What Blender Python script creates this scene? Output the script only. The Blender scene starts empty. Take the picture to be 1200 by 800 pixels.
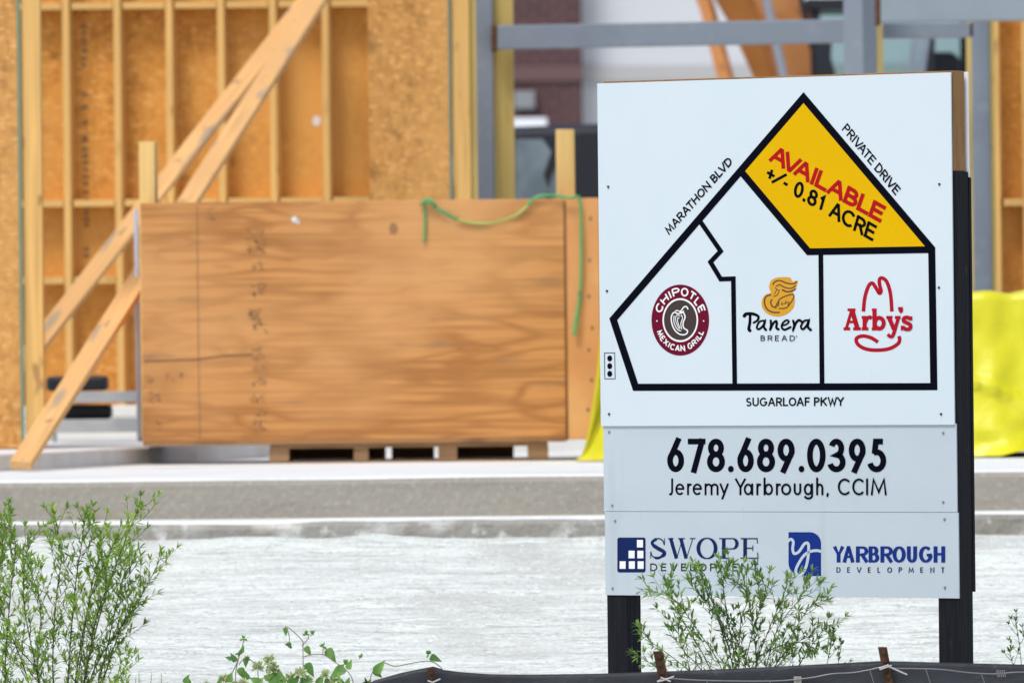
import bpy, math, random
from mathutils import Vector, Matrix, noise
random.seed(7)
R = math.radians
sc = bpy.context.scene
COL = sc.collection

# ---------------------------------------------------------------- camera, world, sun
FPX = 10000.0                       # focal length in pixels of a 1200 px wide frame
CAM = Vector((0, 0, 1.6))
PITCH, ROLL = R(0.0), R(-0.62)
RM = Matrix.Rotation(math.pi/2 - PITCH, 3, 'X') @ Matrix.Rotation(ROLL, 3, 'Z')
cd = bpy.data.cameras.new('camera'); cam = bpy.data.objects.new('camera', cd); COL.objects.link(cam)
cam.location = CAM; cam.rotation_euler = RM.to_euler()
cd.sensor_width = 36; cd.sensor_fit = 'HORIZONTAL'; cd.lens = FPX/1200*36
cd.clip_start = .5; cd.clip_end = 2000
cd.dof.use_dof = True; cd.dof.focus_distance = 30.4; cd.dof.aperture_fstop = 6.0
sc.camera = cam

SUN_AZ, SUN_EL = R(215), R(60)      # azimuth clockwise from +Y
w = bpy.data.worlds.new('World'); sc.world = w; w.use_nodes = True
nt = w.node_tree; bg = nt.nodes['Background']
sky = nt.nodes.new('ShaderNodeTexSky'); sky.sky_type = 'NISHITA'; sky.sun_disc = False
sky.sun_elevation = SUN_EL; sky.sun_rotation = SUN_AZ; sky.air_density = 1.0; sky.dust_density = 2.0
hs = nt.nodes.new('ShaderNodeHueSaturation'); hs.inputs['Saturation'].default_value = .75   # thin overcast
nt.links.new(sky.outputs[0], hs.inputs['Color']); nt.links.new(hs.outputs[0], bg.inputs[0]); bg.inputs[1].default_value = .125
sd = bpy.data.lights.new('sun', 'SUN'); sun = bpy.data.objects.new('sun', sd); COL.objects.link(sun)
sd.energy = 1.9; sd.angle = R(18); sd.color = (1, .965, .91)
sv = Vector((math.sin(SUN_AZ)*math.cos(SUN_EL), math.cos(SUN_AZ)*math.cos(SUN_EL), math.sin(SUN_EL)))
sun.rotation_euler = sv.to_track_quat('Z', 'Y').to_euler(); sun.location = (0, 0, 30)
sc.view_settings.view_transform = 'Standard'; sc.view_settings.look = 'None'
sc.view_settings.gamma = 1; sc.view_settings.exposure = 0.4; sc.view_settings.use_curve_mapping = False
sc.cycles.max_bounces = 6

# ---------------------------------------------------------------- from photo pixels to the place
def ray(px, py):
    return RM @ Vector(((px-600)/FPX, (400-py)/FPX, -1))
def at(px, py, Y):
    d = ray(px, py); return CAM + d*((Y-CAM.y)/d.y)
def on(px, py, z):
    d = ray(px, py); return CAM + d*((z-CAM.z)/d.z)

# ---------------------------------------------------------------- materials
def mat(name, base, rough=.7, metal=0, layers=(), bump=None, spec=.3, coord='Object'):
    """layers: (noise scale xyz, detail, colour, lo, hi, kind) mixed over the base."""
    m = bpy.data.materials.new(name); m.use_nodes = True
    t = m.node_tree; b = t.nodes['Principled BSDF']
    b.inputs['Roughness'].default_value = rough; b.inputs['Metallic'].default_value = metal
    b.inputs['Specular IOR Level'].default_value = spec
    tc = t.nodes.new('ShaderNodeTexCoord')
    def mapped(scale, off=0):
        mp = t.nodes.new('ShaderNodeMapping'); mp.inputs['Scale'].default_value = scale
        mp.inputs['Location'].default_value = (off, off*.7, off*1.3)
        t.links.new(tc.outputs[coord], mp.inputs[0]); return mp.outputs[0]
    cur = t.nodes.new('ShaderNodeRGB').outputs[0]; cur.default_value = (*base, 1)
    for i, L in enumerate(layers):
        scale, det, col, lo, hi = L[:5]; kind = L[5] if len(L) > 5 else 'noise'
        if kind == 'rings':       # contour lines of a stretched noise: plywood figure
            n = t.nodes.new('ShaderNodeTexNoise'); n.inputs['Detail'].default_value = det; n.inputs['Scale'].default_value = 1
            t.links.new(mapped(scale, 3.1*i), n.inputs['Vector'])
            mu = t.nodes.new('ShaderNodeMath'); mu.operation = 'MULTIPLY'; mu.inputs[1].default_value = L[6]
            t.links.new(n.outputs[0], mu.inputs[0])
            pp = t.nodes.new('ShaderNodeMath'); pp.operation = 'PINGPONG'; pp.inputs[1].default_value = 1
            t.links.new(mu.outputs[0], pp.inputs[0]); f = pp.outputs[0]
        elif kind == 'flake':
            n = t.nodes.new('ShaderNodeTexVoronoi'); n.inputs['Scale'].default_value = 1
            nn = t.nodes.new('ShaderNodeTexNoise'); nn.inputs['Scale'].default_value = 9; nn.inputs['Detail'].default_value = 2
            t.links.new(tc.outputs[coord], nn.inputs['Vector'])
            ad = t.nodes.new('ShaderNodeMixRGB'); ad.blend_type = 'ADD'; ad.inputs[0].default_value = .9
            t.links.new(mapped(scale, 2.3*i), ad.inputs[1]); t.links.new(nn.outputs[1], ad.inputs[2])
            t.links.new(ad.outputs[0], n.inputs['Vector'])
            sp = t.nodes.new('ShaderNodeSeparateColor'); t.links.new(n.outputs['Color'], sp.inputs[0]); f = sp.outputs[0]
        else:
            n = t.nodes.new('ShaderNodeTexNoise'); n.inputs['Detail'].default_value = det; n.inputs['Scale'].default_value = 1
            t.links.new(mapped(scale, 5.7*i+1), n.inputs['Vector']); f = n.outputs[0]
        mr = t.nodes.new('ShaderNodeMapRange'); mr.inputs[1].default_value = lo; mr.inputs[2].default_value = hi
        t.links.new(f, mr.inputs[0])
        mx = t.nodes.new('ShaderNodeMixRGB'); mx.inputs[2].default_value = (*col, 1)
        t.links.new(mr.outputs[0], mx.inputs[0]); t.links.new(cur, mx.inputs[1]); cur = mx.outputs[0]
    t.links.new(cur, b.inputs['Base Color'])
    if bump:
        sc_, det, st = bump
        n = t.nodes.new('ShaderNodeTexNoise'); n.inputs['Scale'].default_value = 1; n.inputs['Detail'].default_value = det
        t.links.new(mapped(sc_, 9), n.inputs['Vector'])
        bp = t.nodes.new('ShaderNodeBump'); bp.inputs['Strength'].default_value = st; bp.inputs['Distance'].default_value = .02
        t.links.new(n.outputs[0], bp.inputs['Height']); t.links.new(bp.outputs[0], b.inputs['Normal'])
    return m

def lumber(name, base, axis, dark=(.36, .19, .07)):
    s = [38, 38, 38]; s[axis] = 1.3; k = [14, 14, 14]; k[axis] = 5
    return mat(name, base, .75, layers=[(s, 3, tuple(c*.72 for c in base), .42, .72), (k, 1.5, dark, .655, .72), ((.9, .9, .9), 1, tuple(c*.85 for c in base), .35, .7)])

PINE = (.79, .475, .155)
M = dict(
    gravel=mat('crushed stone', (0.6848, 0.7236, 0.6784), .95, layers=[((.16, 2.6, 1), 7, (0.5136, 0.5292, 0.4982), .48, .74), ((2.2, 18, 1), 6, (0.428, 0.4428, 0.4134), .50, .70), ((1.0, .45, 1), 8, (0.5243, 0.5346, 0.5035), .54, .66), ((14, 40, 20), 3, (0.3852, 0.3942, 0.371), .54, .72), ((50, 50, 50), 2, (0.856, 0.8856, 0.848), .56, .74), ((50, 60, 50), 1, (0.321, 0.324, 0.2968), .62, .74)], bump=((16, 42, 30), 4, .4)),  # streak layers: real tracks, plus the shade of small ripples painted in
    concrete=mat('concrete', (0.703, 0.7104, 0.7008), .9, layers=[((1.5, 2.5, 2.5), 6, (0.57, 0.5664, 0.5376), .50, .78), ((9, 9, 3), 4, (0.76, 0.768, 0.7584), .5, .8), ((1.1, 3, 9), 3, (0.589, 0.5472, 0.4608), .60, .78)], bump=((30, 30, 30), 4, .25)),  # pale tone raised so tops carry the light from above in colour
    shadecon=mat('shaded concrete face', (0.3312, 0.3069, 0.261), .95, layers=[((1.2, 3, 9), 6, (0.2784, 0.2558, 0.2175), .45, .75), ((40, 40, 40), 4, (0.384, 0.3627, 0.3132), .52, .75), ((.6, 1, 11), 3, (0.3648, 0.2976, 0.2175), .60, .8)], bump=((30, 30, 30), 5, .4)),  # own warm tone, kept below the tops so colour carries overhead light's contrast
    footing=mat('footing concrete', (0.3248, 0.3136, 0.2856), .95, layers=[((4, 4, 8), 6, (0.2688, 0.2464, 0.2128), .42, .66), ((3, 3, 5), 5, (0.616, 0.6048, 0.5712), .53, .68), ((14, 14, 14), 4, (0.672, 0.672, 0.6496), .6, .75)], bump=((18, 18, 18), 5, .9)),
    ply=mat('crate plywood', (0.5859, 0.2699, 0.084), .7, layers=[((.6, 2, 2.9), 1.5, (0.3627, 0.1505, 0.03948), .50, 1.12, 'rings', 19), ((1.2, 3, 5.0), 2.4, (0.3906, 0.1637, 0.0462), .62, 1.0, 'rings', 9), ((1.4, 3, 52), 5, (0.372, 0.1549, 0.04368), .46, .68), ((.9, .9, 1.3), 3, (0.6324, 0.3186, 0.1176), .46, .64), ((.7, .7, 2.6), 5, (0.3906, 0.1726, 0.05544), .52, .70), ((2.6, 2.6, 14), 4, (0.3069, 0.177, 0.0882), .66, .80)], bump=((3, 3, 60), 3, .15)),
    ply_dark=mat('crate edge wood', (.33, .17, .07), .8, layers=[((4, 4, 4), 3, (.2, .1, .05), .5, .7)]),
    ply_end=mat('crate end wood', (0.6662, 0.3181, 0.1173), .7, layers=[((1.5, 30, 2), 3, (0.5249, 0.2297, 0.07429), .45, .75), ((3, 3, 3), 2, (0.7268, 0.3976, 0.1564), .5, .7)]),
    ink=mat('ink', (.16, .09, .045), .8), stamp=mat('faded stamp ink', (.25, .15, .075), .8),
    osb=mat('strand board', (.66, .30, .058), .75, layers=[((44, 44, 19), 1, (.56, .235, .04), .35, 1.0, 'flake'), ((34, 34, 60), 1, (.78, .42, .12), .72, 1.0, 'flake'), ((9, 9, 9), 4, (.36, .14, .03), .56, .74), ((.8, .8, .8), 2, (.71, .36, .09), .45, .7)]),
    osb_out=mat('weathered strand board', (0.5796, 0.2825, 0.075), .8, layers=[((44, 44, 22), 1, (0.4158, 0.1865, 0.045), .3, 1.0, 'flake'), ((34, 34, 66), 1, (0.756, 0.4068, 0.14), .72, 1.0, 'flake'), ((13, 13, 13), 4, (0.252, 0.1073, 0.03), .55, .72), ((.7, .7, .7), 2, (0.693, 0.3729, 0.12), .45, .7)]),
    osb_edge=mat('green sealed board edge', (.17, .25, .17), .8),
    studz=lumber('stud lumber', PINE, 2), studx=lumber('plate lumber', PINE, 0),
    yelz=lumber('yellow lumber', (.62, .46, .15), 2, (.40, .22, .06)),
    bracex=lumber('brace lumber', (.80, .455, .18), 0, (.34, .19, .10)), postz=lumber('fresh post lumber', (.84, .56, .21), 2),
    pallet=mat('pallet wood', (.34, .20, .10), .85, layers=[((3, 30, 30), 3, (.22, .12, .06), .45, .7)]),
    steel=mat('primed steel', (0.2205, 0.2565, 0.3116), .5, layers=[((2, 2, 2), 4, (0.18, 0.2115, 0.2604), .5, .75), ((12, 12, 12), 3, (0.261, 0.297, 0.3441), .55, .8)], spec=.4),
    steel_light=mat('primed steel header', (0.27, 0.3195, 0.368), .5, layers=[((2, 2, 2), 4, (0.234, 0.279, 0.322), .5, .75)], spec=.4),
    rust=mat('rust', (.09, .045, .03), .9, layers=[((30, 30, 30), 3, (.16, .07, .035), .5, .7)]),
    stake=mat('rusty steel stake', (0.0575, 0.0264, 0.0135), .7, metal=.2, layers=[((40, 40, 8), 3, (0.11, 0.048, 0.0225), .5, .7), ((60, 60, 30), 2, (0.025, 0.0144, 0.01125), .55, .7)]),
    tarp=mat('yellow tarp', (0.63, 0.5936, 0.012), .38, layers=[((1.6, 1.6, 1.2), 2, (0.588, 0.53, 0.01), .45, .75), ((2.2, 2.2, 3), 3, (0.693, 0.6678, 0.07), .52, .75)], bump=((5, 5, 5), 5, .7), spec=.45),
    panel=mat('new white panel', (0.588, 0.6636, 0.7098), .4, layers=[((2.2, 2.2, 1.1), 3, (0.5628, 0.6426, 0.693), .45, .8), ((60, 60, 12), 2, (0.5376, 0.5964, 0.6384), .72, .85)], spec=.3),
    panel_old=mat('aged white panel', (0.4746, 0.5376, 0.588), .5, layers=[((2.2, 2.2, 5), 4, (0.441, 0.504, 0.5586), .45, .8), ((50, 50, 9), 2, (0.42, 0.4704, 0.5124), .72, .85)], spec=.25),
    blackpost=mat('black painted post', (.0085, .009, .013), .6, layers=[((70, 70, 3), 4, (.016, .016, .021), .48, .75), ((20, 20, 8), 3, (.035, .032, .032), .68, .82)], bump=((90, 90, 4), 3, .3), spec=.12),
    brownwood=mat('brown header wood', (.31, .165, .062), .8, layers=[((40, 40, 4), 3, (.22, .115, .045), .45, .7), ((5, 5, 3), 3, (.36, .21, .10), .5, .75)]),
    vinyl=mat('black vinyl', (.003, .0035, .008), .6, spec=.02), yellow=mat('yellow vinyl', (.68, .40, .002), .5, layers=[((2, 2, 2), 2, (.65, .375, .002), .4, .7)], spec=.04),
    red=mat('red vinyl', (.40, .005, .009), .45, spec=.08), maroon=mat('maroon vinyl', (.135, .004, .022), .45, spec=.08), cocoa=mat('dark brown vinyl', (.045, .028, .026), .45),
    whitev=mat('white vinyl', (.8, .8, .8), .45), bread=mat('ochre vinyl', (0.594, 0.297, 0.0144), .45), breadline=mat('umber vinyl', (.10, .035, .02), .45),
    navy=mat('navy vinyl', (0.0072, 0.018, 0.09), .45, spec=.08), blue=mat('blue vinyl', (0.0084, 0.02925, 0.1944), .45, spec=.08),
    crimson=mat('crimson vinyl', (.37, .006, .018), .45, spec=.08),
    screw=mat('zinc screw', (.3, .31, .33), .4, metal=.8), darkscrew=mat('dark screw', (.04, .04, .045), .5, metal=.3),
    fabric=mat('black silt fabric', (0.0225, 0.024, 0.0308), .55, layers=[((3, 3, 9), 4, (0.0375, 0.039, 0.04774), .45, .75), ((25, 25, 25), 2, (0.06, 0.06, 0.06545), .66, .85)], bump=((12, 12, 30), 4, .35)),
    wire=mat('galvanised wire', (0.21, 0.215, 0.22), .4, metal=.6), tie=mat('pale wire tie', (0.45, 0.45, 0.45), .45),
    greywood=mat('grey stake wood', (0.336, 0.304, 0.256), .85, layers=[((60, 60, 4), 3, (0.24, 0.208, 0.168), .45, .7)]),
    strap=mat('green strap', (.10, .33, .115), .5, layers=[((5, 5, 5), 2, (.19, .35, .12), .45, .65)]),
    strap_old=mat('faded strap', (.40, .42, .12), .6),
    bark=mat('shrub stem', (.055, .042, .03), .8, layers=[((30, 30, 30), 2, (.10, .07, .045), .5, .7)]),
    midstem=mat('young stem', (.10, .10, .05), .8), greenstem=mat('green stem', (.13, .17, .07), .7), vinestem=mat('vine stem', (.25, .20, .13), .7),
    leaf=mat('narrow leaf', (0.224, 0.3762, 0.0495), .5, layers=[((9, 9, 9), 2, (0.3558, 0.5267, 0.088), .45, .62), ((7, 7, 7), 1, (0.112, 0.2257, 0.033), .55, .7)]),
    leaf2=mat('feathery leaf', (0.1717, 0.3134, 0.06199), .5, layers=[((9, 9, 9), 2, (0.3088, 0.467, 0.1151), .48, .64), ((7, 7, 7), 1, (0.08007, 0.1844, 0.03985), .5, .66)]),
    vineleaf=mat('vine leaf', (.14, .30, .06), .45, layers=[((14, 14, 14), 2, (.22, .40, .10), .45, .65), ((9, 9, 9), 1, (.09, .21, .05), .55, .7)]),
    flower=mat('faded flower head', (0.4719, 0.6075, 0.295), .8, layers=[((60, 60, 60), 2, (0.5434, 0.5265, 0.3415), .45, .6)]),
    dry=mat('dry stalk', (.22, .21, .11), .8),
    brick=None,
    stucco=mat('pale stucco', (.60, .61, .64), .9, layers=[((.4, .4, 2), 3, (.55, .56, .59), .45, .7)]),
    trimgrey=mat('grey trim', (.45, .44, .44), .8), lampgrey=mat('wall lamp housing', (.22, .23, .24), .5),
    white=mat('white metal', (.8, .81, .86), .5), bandbrick=mat('band brick', (.15, .085, .085), .9),
    navycar=mat('dark car paint', (.012, .014, .022), .25, spec=.5), rubber=mat('tyre rubber', (.02, .02, .02), .8), rim=mat('alloy rim', (.4, .4, .41), .35, metal=.8),
    glass=mat('tinted glass', (.10, .13, .15), .12, spec=.6, layers=[((2.5, 2.5, 2.5), 3, (.20, .25, .28), .4, .65)]),
    cabglass=mat('pale cab glass', (.58, .76, .77), .15, spec=.6, layers=[((2, 2, 2), 2, (.68, .82, .80), .4, .65)]),
    orange=mat('orange paint', (.62, .265, .095), .6, layers=[((2.5, 2.5, 2.5), 3, (.54, .215, .07), .45, .7), ((7, 7, 7), 4, (.26, .115, .05), .58, .8)], spec=.2), orange_shade=mat('shade brown orange paint', (.33, .125, .03), .7, layers=[((3, 3, 3), 4, (.24, .09, .025), .45, .7)], spec=.15),  # second orange is a darker tone painting the boom's shaded underside
    plastic=mat('black plastic', (.018, .02, .026), .5), track=mat('track steel', (.05, .045, .04), .8), chrome=mat('cylinder steel', (.35, .37, .42), .35, metal=.5),
    alu=mat('galvanised frame', (.44, .46, .47), .5, layers=[((6, 6, 6), 3, (.36, .38, .39), .45, .7)]),
    pipe=mat('white plastic pipe', (.66, .66, .72), .5), whiteboard=mat('white board', (.72, .72, .68), .7),
)
def brick_mat():
    m = bpy.data.materials.new('maroon brick'); m.use_nodes = True; t = m.node_tree; b = t.nodes['Principled BSDF']
    tc = t.nodes.new('ShaderNodeTexCoord'); sp = t.nodes.new('ShaderNodeSeparateXYZ'); cb = t.nodes.new('ShaderNodeCombineXYZ')
    t.links.new(tc.outputs['Object'], sp.inputs[0]); t.links.new(sp.outputs[0], cb.inputs[0]); t.links.new(sp.outputs[2], cb.inputs[1])
    br = t.nodes.new('ShaderNodeTexBrick'); t.links.new(cb.outputs[0], br.inputs['Vector'])
    br.inputs['Scale'].default_value = 1; br.inputs['Brick Width'].default_value = .21; br.inputs['Row Height'].default_value = .078
    br.inputs['Mortar Size'].default_value = .007
    br.inputs['Color1'].default_value = (.092, .036, .038, 1); br.inputs['Color2'].default_value = (.066, .029, .033, 1); br.inputs['Mortar'].default_value = (.13, .095, .095, 1)
    t.links.new(br.outputs[0], b.inputs['Base Color']); b.inputs['Roughness'].default_value = .9
    return m
def stain(m, scale, col, lo, hi):      # grey weathering smears laid over a finished colour chain
    t = m.node_tree; b = t.nodes['Principled BSDF']; src = b.inputs['Base Color'].links[0].from_socket
    tc = t.nodes.new('ShaderNodeTexCoord'); mp = t.nodes.new('ShaderNodeMapping'); mp.inputs['Scale'].default_value = scale
    n = t.nodes.new('ShaderNodeTexNoise'); n.inputs['Scale'].default_value = 1; n.inputs['Detail'].default_value = 4
    t.links.new(tc.outputs['Object'], mp.inputs[0]); t.links.new(mp.outputs[0], n.inputs['Vector'])
    mr = t.nodes.new('ShaderNodeMapRange'); mr.inputs[1].default_value = lo; mr.inputs[2].default_value = hi; mr.inputs[4].default_value = .75; t.links.new(n.outputs[0], mr.inputs[0])
    mx = t.nodes.new('ShaderNodeMixRGB'); mx.inputs[2].default_value = (*col, 1); t.links.new(mr.outputs[0], mx.inputs[0]); t.links.new(src, mx.inputs[1]); t.links.new(mx.outputs[0], b.inputs['Base Color'])
stain(M['bracex'], (1.6, 9, 14), (.33, .27, .20), .60, .70)
stain(M['ply'], (1.1, 1, 3.2), (.30, .19, .10), .64, .74)
stain(M['panel'], (1.3, 1.3, .35), (.53, .61, .655), .62, .85)
stain(M['panel_old'], (9, 9, .8), (.40, .45, .48), .62, .80)
for k_ in ('leaf', 'leaf2', 'vineleaf'):      # light passes through thin leaves
    t_ = M[k_].node_tree; b_ = t_.nodes['Principled BSDF']; o_ = t_.nodes['Material Output']
    tr_ = t_.nodes.new('ShaderNodeBsdfTranslucent'); mx_ = t_.nodes.new('ShaderNodeMixShader'); mx_.inputs[0].default_value = .35
    t_.links.new(b_.inputs['Base Color'].links[0].from_socket, tr_.inputs[0]); t_.links.new(b_.outputs[0], mx_.inputs[1]); t_.links.new(tr_.outputs[0], mx_.inputs[2]); t_.links.new(mx_.outputs[0], o_.inputs[0])
def clear_glass(name, tint, k):
    m = bpy.data.materials.new(name); m.use_nodes = True; t = m.node_tree; b = t.nodes['Principled BSDF']
    b.inputs['Base Color'].default_value = (.02, .03, .03, 1); b.inputs['Roughness'].default_value = .05
    tr = t.nodes.new('ShaderNodeBsdfTransparent'); tr.inputs[0].default_value = (*tint, 1); mx = t.nodes.new('ShaderNodeMixShader'); mx.inputs[0].default_value = k
    t.links.new(tr.outputs[0], mx.inputs[1]); t.links.new(b.outputs[0], mx.inputs[2]); t.links.new(mx.outputs[0], t.nodes['Material Output'].inputs[0]); return m
M['cabglass'] = clear_glass('pale green cab glass', (.74, .87, .87), .12)
M['brick'] = brick_mat()

# ---------------------------------------------------------------- mesh helpers
ORG = {}
def thing(name, label, cat, loc, group=None):
    o = bpy.data.objects.new(name, None); COL.objects.link(o); o.location = loc; o.empty_display_size = .1
    o['label'] = label; o['category'] = cat; o['kind'] = 'thing'
    if group: o['group'] = group
    ORG[o] = Vector(loc); return o
def tag(o, label, cat, group=None, kind=None):
    o['label'] = label; o['category'] = cat
    if group: o['group'] = group
    o['kind'] = kind or 'thing'
    return o
class MB:
    def __init__(s): s.v = []; s.f = []; s.m = []; s.k = 0
    def add(s, vs, fs, mi=None):
        n = len(s.v); s.v += [Vector(p) for p in vs]; s.f += [tuple(i+n for i in f) for f in fs]; s.m += [s.k if mi is None else mi]*len(fs); return s
    def hexa(s, p):   # 8 corners: bottom 4, top 4
        return s.add(p, [(3,2,1,0),(4,5,6,7),(0,1,5,4),(1,2,6,5),(2,3,7,6),(3,0,4,7)])
    def box(s, x0, x1, y0, y1, z0, z1, rz=0, piv=None):
        p = [Vector(q) for q in ((x0,y0,z0),(x1,y0,z0),(x1,y1,z0),(x0,y1,z0),(x0,y0,z1),(x1,y0,z1),(x1,y1,z1),(x0,y1,z1))]
        if rz:
            c = Vector(piv) if piv is not None else Vector(((x0+x1)/2,(y0+y1)/2,0)); r = Matrix.Rotation(rz, 3, 'Z')
            p = [r @ (q-c) + c for q in p]
        return s.hexa(p)
    def prism(s, poly, d):   # planar polygon (list of Vectors) pushed along d
        n = len(poly); d = Vector(d); a = [Vector(p) for p in poly]
        return s.add(a+[p+d for p in a], [tuple(range(n))[::-1], tuple(range(n, 2*n))] + [(i, (i+1) % n, n+(i+1) % n, n+i) for i in range(n)])
    def tube(s, pts, r, n=6, flat=None):
        pts = [Vector(p) for p in pts]; rr = r if isinstance(r, (list, tuple)) else [r]*len(pts); vs = []; fs = []
        up = None
        for i, p in enumerate(pts):
            t = (pts[min(i+1, len(pts)-1)] - pts[max(i-1, 0)]).normalized()
            if up is None: up = t.orthogonal().normalized()
            up = (up - t*up.dot(t)); up = up.normalized() if up.length > 1e-6 else t.orthogonal().normalized()
            b = t.cross(up)
            for k in range(n):
                a = 2*math.pi*k/n; vs.append(p + (up*math.cos(a) + b*math.sin(a))*rr[i])
        for i in range(len(pts)-1):
            for k in range(n):
                fs.append((i*n+k, i*n+(k+1) % n, (i+1)*n+(k+1) % n, (i+1)*n+k))
        fs += [tuple(range(n))[::-1], tuple(range((len(pts)-1)*n, len(pts)*n))]
        return s.add(vs, fs)
    def disc(s, c, u, v, ru, rv, n=28):
        c, u, v = Vector(c), Vector(u), Vector(v)
        return s.add([c+u*ru*math.cos(2*math.pi*i/n)+v*rv*math.sin(2*math.pi*i/n) for i in range(n)], [tuple(range(n))])
    def cyl(s, a, b, r, n=20):
        return s.tube([a, b], r, n)
    def build(s, name, mats, parent=None, loc=None, smooth=False, bevel=0):
        me = bpy.data.meshes.new(name); org = ORG[parent] if parent else Vector(loc if loc is not None else (0, 0, 0))
        me.from_pydata([p-org for p in s.v], [], s.f)
        for m in (mats if isinstance(mats, (list, tuple)) else [mats]): me.materials.append(m)
        for p, k in zip(me.polygons, s.m): p.material_index = k; p.use_smooth = smooth
        me.update(); o = bpy.data.objects.new(name, me); COL.objects.link(o)
        if parent: o.parent = parent
        else: o.location = org
        ORG[o] = org
        if bevel:
            bv = o.modifiers.new('bevel', 'BEVEL'); bv.width = bevel; bv.segments = 2; bv.limit_method = 'ANGLE'
        return o
def lerp(a, b, t): return a + (b-a)*t
def spl(P, n=8, closed=False):
    P = [Vector(p) for p in P]; out = []; N = len(P)
    for i in range(N if closed else N-1):
        if closed: a, b, c, d = P[i-1], P[i], P[(i+1) % N], P[(i+2) % N]
        else: a, b, c, d = P[max(i-1, 0)], P[i], P[i+1], P[min(i+2, N-1)]
        for k in range(n):
            t = k/n
            out.append(.5*((2*b)+(c-a)*t+(2*a-5*b+4*c-d)*t*t+(3*b-a-3*c+d)*t**3))
    if not closed: out.append(P[-1])
    return out

# ================================================================= SETTING
def fbm(x, y, s, o=4):
    return noise.fractal(Vector((x*s, y*s, 3.7)), 1.0, 2.0, o)
def grid_axis(segs):
    out = []
    for a, b, st in segs:
        n = max(1, round((b-a)/st)); out += [a+(b-a)*i/n for i in range(n)]
    return out+[segs[-1][1]]
GX = grid_axis([(-300, -40, 40), (-40, -6, 3), (-6, -3.2, .3), (-3.2, 3.2, .035), (3.2, 6, .3), (6, 40, 3), (40, 300, 40)])
GY = grid_axis([(-40, 20, 6), (20, 29, .5), (29, 38.9, .04), (38.9, 56, 1.9), (56, 58, 1), (58, 500, 44)])
GB = 1.1                            # pad level behind the building frame
g = MB(); nx = len(GX)
def gz(x, y):
    base = .20 if y < 30.5 else .20+.495*min(1, (y-30.5)/8.2)
    if y > 57: return GB
    if y > 39.5: return .70
    if y < 22 or abs(x) > 12: return base-.004
    z = fbm(x, y, .55, 3)*.020 + fbm(x*.4, y, 2.2, 4)*.013 + fbm(x*.5, y, 9, 5)*.010
    z += .004*math.sin(y*5.2 + fbm(x*.3, y*.3, .8, 2)*3)          # wheel and rake tracks run along the kerb
    f = min(1, max(0, (y-30)/5)); z *= .5+.5*f
    if y > 38.0: z += .034*min(1, (y-38.0)/.6)*max(0, .55+.9*fbm(x, 7, 1.3, 3))   # spilled gravel against the footing
    return base+z
for y in GY:
    for x in GX: g.v.append(Vector((x, y, gz(x, y))))
for j in range(len(GY)-1):
    for i in range(nx-1): g.f.append((j*nx+i, j*nx+i+1, (j+1)*nx+i+1, (j+1)*nx+i)); g.m.append(0)
ground = g.build('ground', M['gravel'], smooth=True); ground['kind'] = 'structure'

Z1, Z2, ZL = .99, 1.075, .818          # pavement top, floor slab top, footing ledge
YE = 39.1
def strip_block(name, x0, x1, yf, yb, z0, z1, mtop, mface, amp=.008, step=.06, s=6):
    """a long concrete block along x whose front edge is a little uneven; front face and top share a worn arris"""
    b = MB(); n = int((x1-x0)/step); rows = []
    for i in range(n+1):
        x = x0+(x1-x0)*i/n
        dy = fbm(x, z1*9, s*.2, 4)*amp; dz = fbm(x, 31+z1, s*.15, 3)*amp*.6
        rows.append([(x, yf+dy+fbm(x, 3, s, 2)*amp*.7, z0), (x, yf+dy, z1-.034+dz), (x, yf+dy+.010, z1-.012+dz), (x, yf+dy+.036, z1+dz*.6), (x, yf+.25, z1), (x, yb, z1)])
    k = len(rows[0])
    for r in rows: b.v += [Vector(p) for p in r]
    for i in range(n):
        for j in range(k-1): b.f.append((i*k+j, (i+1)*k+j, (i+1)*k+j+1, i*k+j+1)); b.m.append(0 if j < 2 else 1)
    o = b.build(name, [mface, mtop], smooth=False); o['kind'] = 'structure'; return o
strip_block('pavement', -16, 16, YE, 55, ZL-.02, Z1, M['concrete'], M['shadecon'], .006)
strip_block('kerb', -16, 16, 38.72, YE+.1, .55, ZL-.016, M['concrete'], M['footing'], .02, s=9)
pL, pR = at(0, 545, 41.95), at(310, 531, 45.9)
dx = (pR-pL); dx.z = 0; dx.normalize()
e0 = Vector((pL.x, pL.y, 0)) - dx*1.0; e1 = Vector((pL.x, pL.y, 0)) + dx*5.2
b = MB()
poly = [e0, e1, Vector((e1.x, e1.y, 0))+Vector((9, .1, 0)), Vector((12, 56, 0)), Vector((-9, 56, 0)), Vector((-9, e0.y, 0))]
b.prism([p+Vector((0, 0, .85)) for p in poly], (0, 0, Z2-.85))
o = b.build('floor_slab', M['concrete'], bevel=.012); o['kind'] = 'structure'

# ================================================================= FAR BACKGROUND
YB = 90.0
bx0, bx1 = at(480, 0, YB).x-12, at(1250, 0, YB).x+14
bt = thing('commercial_building', 'pale stucco building with maroon brick pier far behind the steel frame', 'building', (at(800, 0, YB).x, YB, GB))
xa, xb = at(560, 0, YB).x, at(682, 75, YB).x
w_ = MB(); zc = at(640, 84, YB).z
w_.box(bx0, bx1, YB+.35, YB+12, GB, 9.2); w_.build('wall', M['stucco'], bt)
w_ = MB(); w_.box(xa-1.2, xb, YB, YB+.345, GB, 9.2); w_.build('brick_pier', M['brick'], bt)
w_ = MB(); w_.box(xb+.003, bx1, YB+.30, YB+.347, zc-.10, zc+.06); w_.build('reveal_band', M['trimgrey'], bt)
w_ = MB(); w_.box(xb+.003, bx1, YB+.32, YB+.347, zc+1.9, zc+1.96); w_.build('reveal_band', M['trimgrey'], bt)
w_ = MB(); w_.box(xa-1.2, xb+.01, YB-.03, YB-.001, zc-.10, zc+.06); w_.build('band_course', M['bandbrick'], bt)
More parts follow.
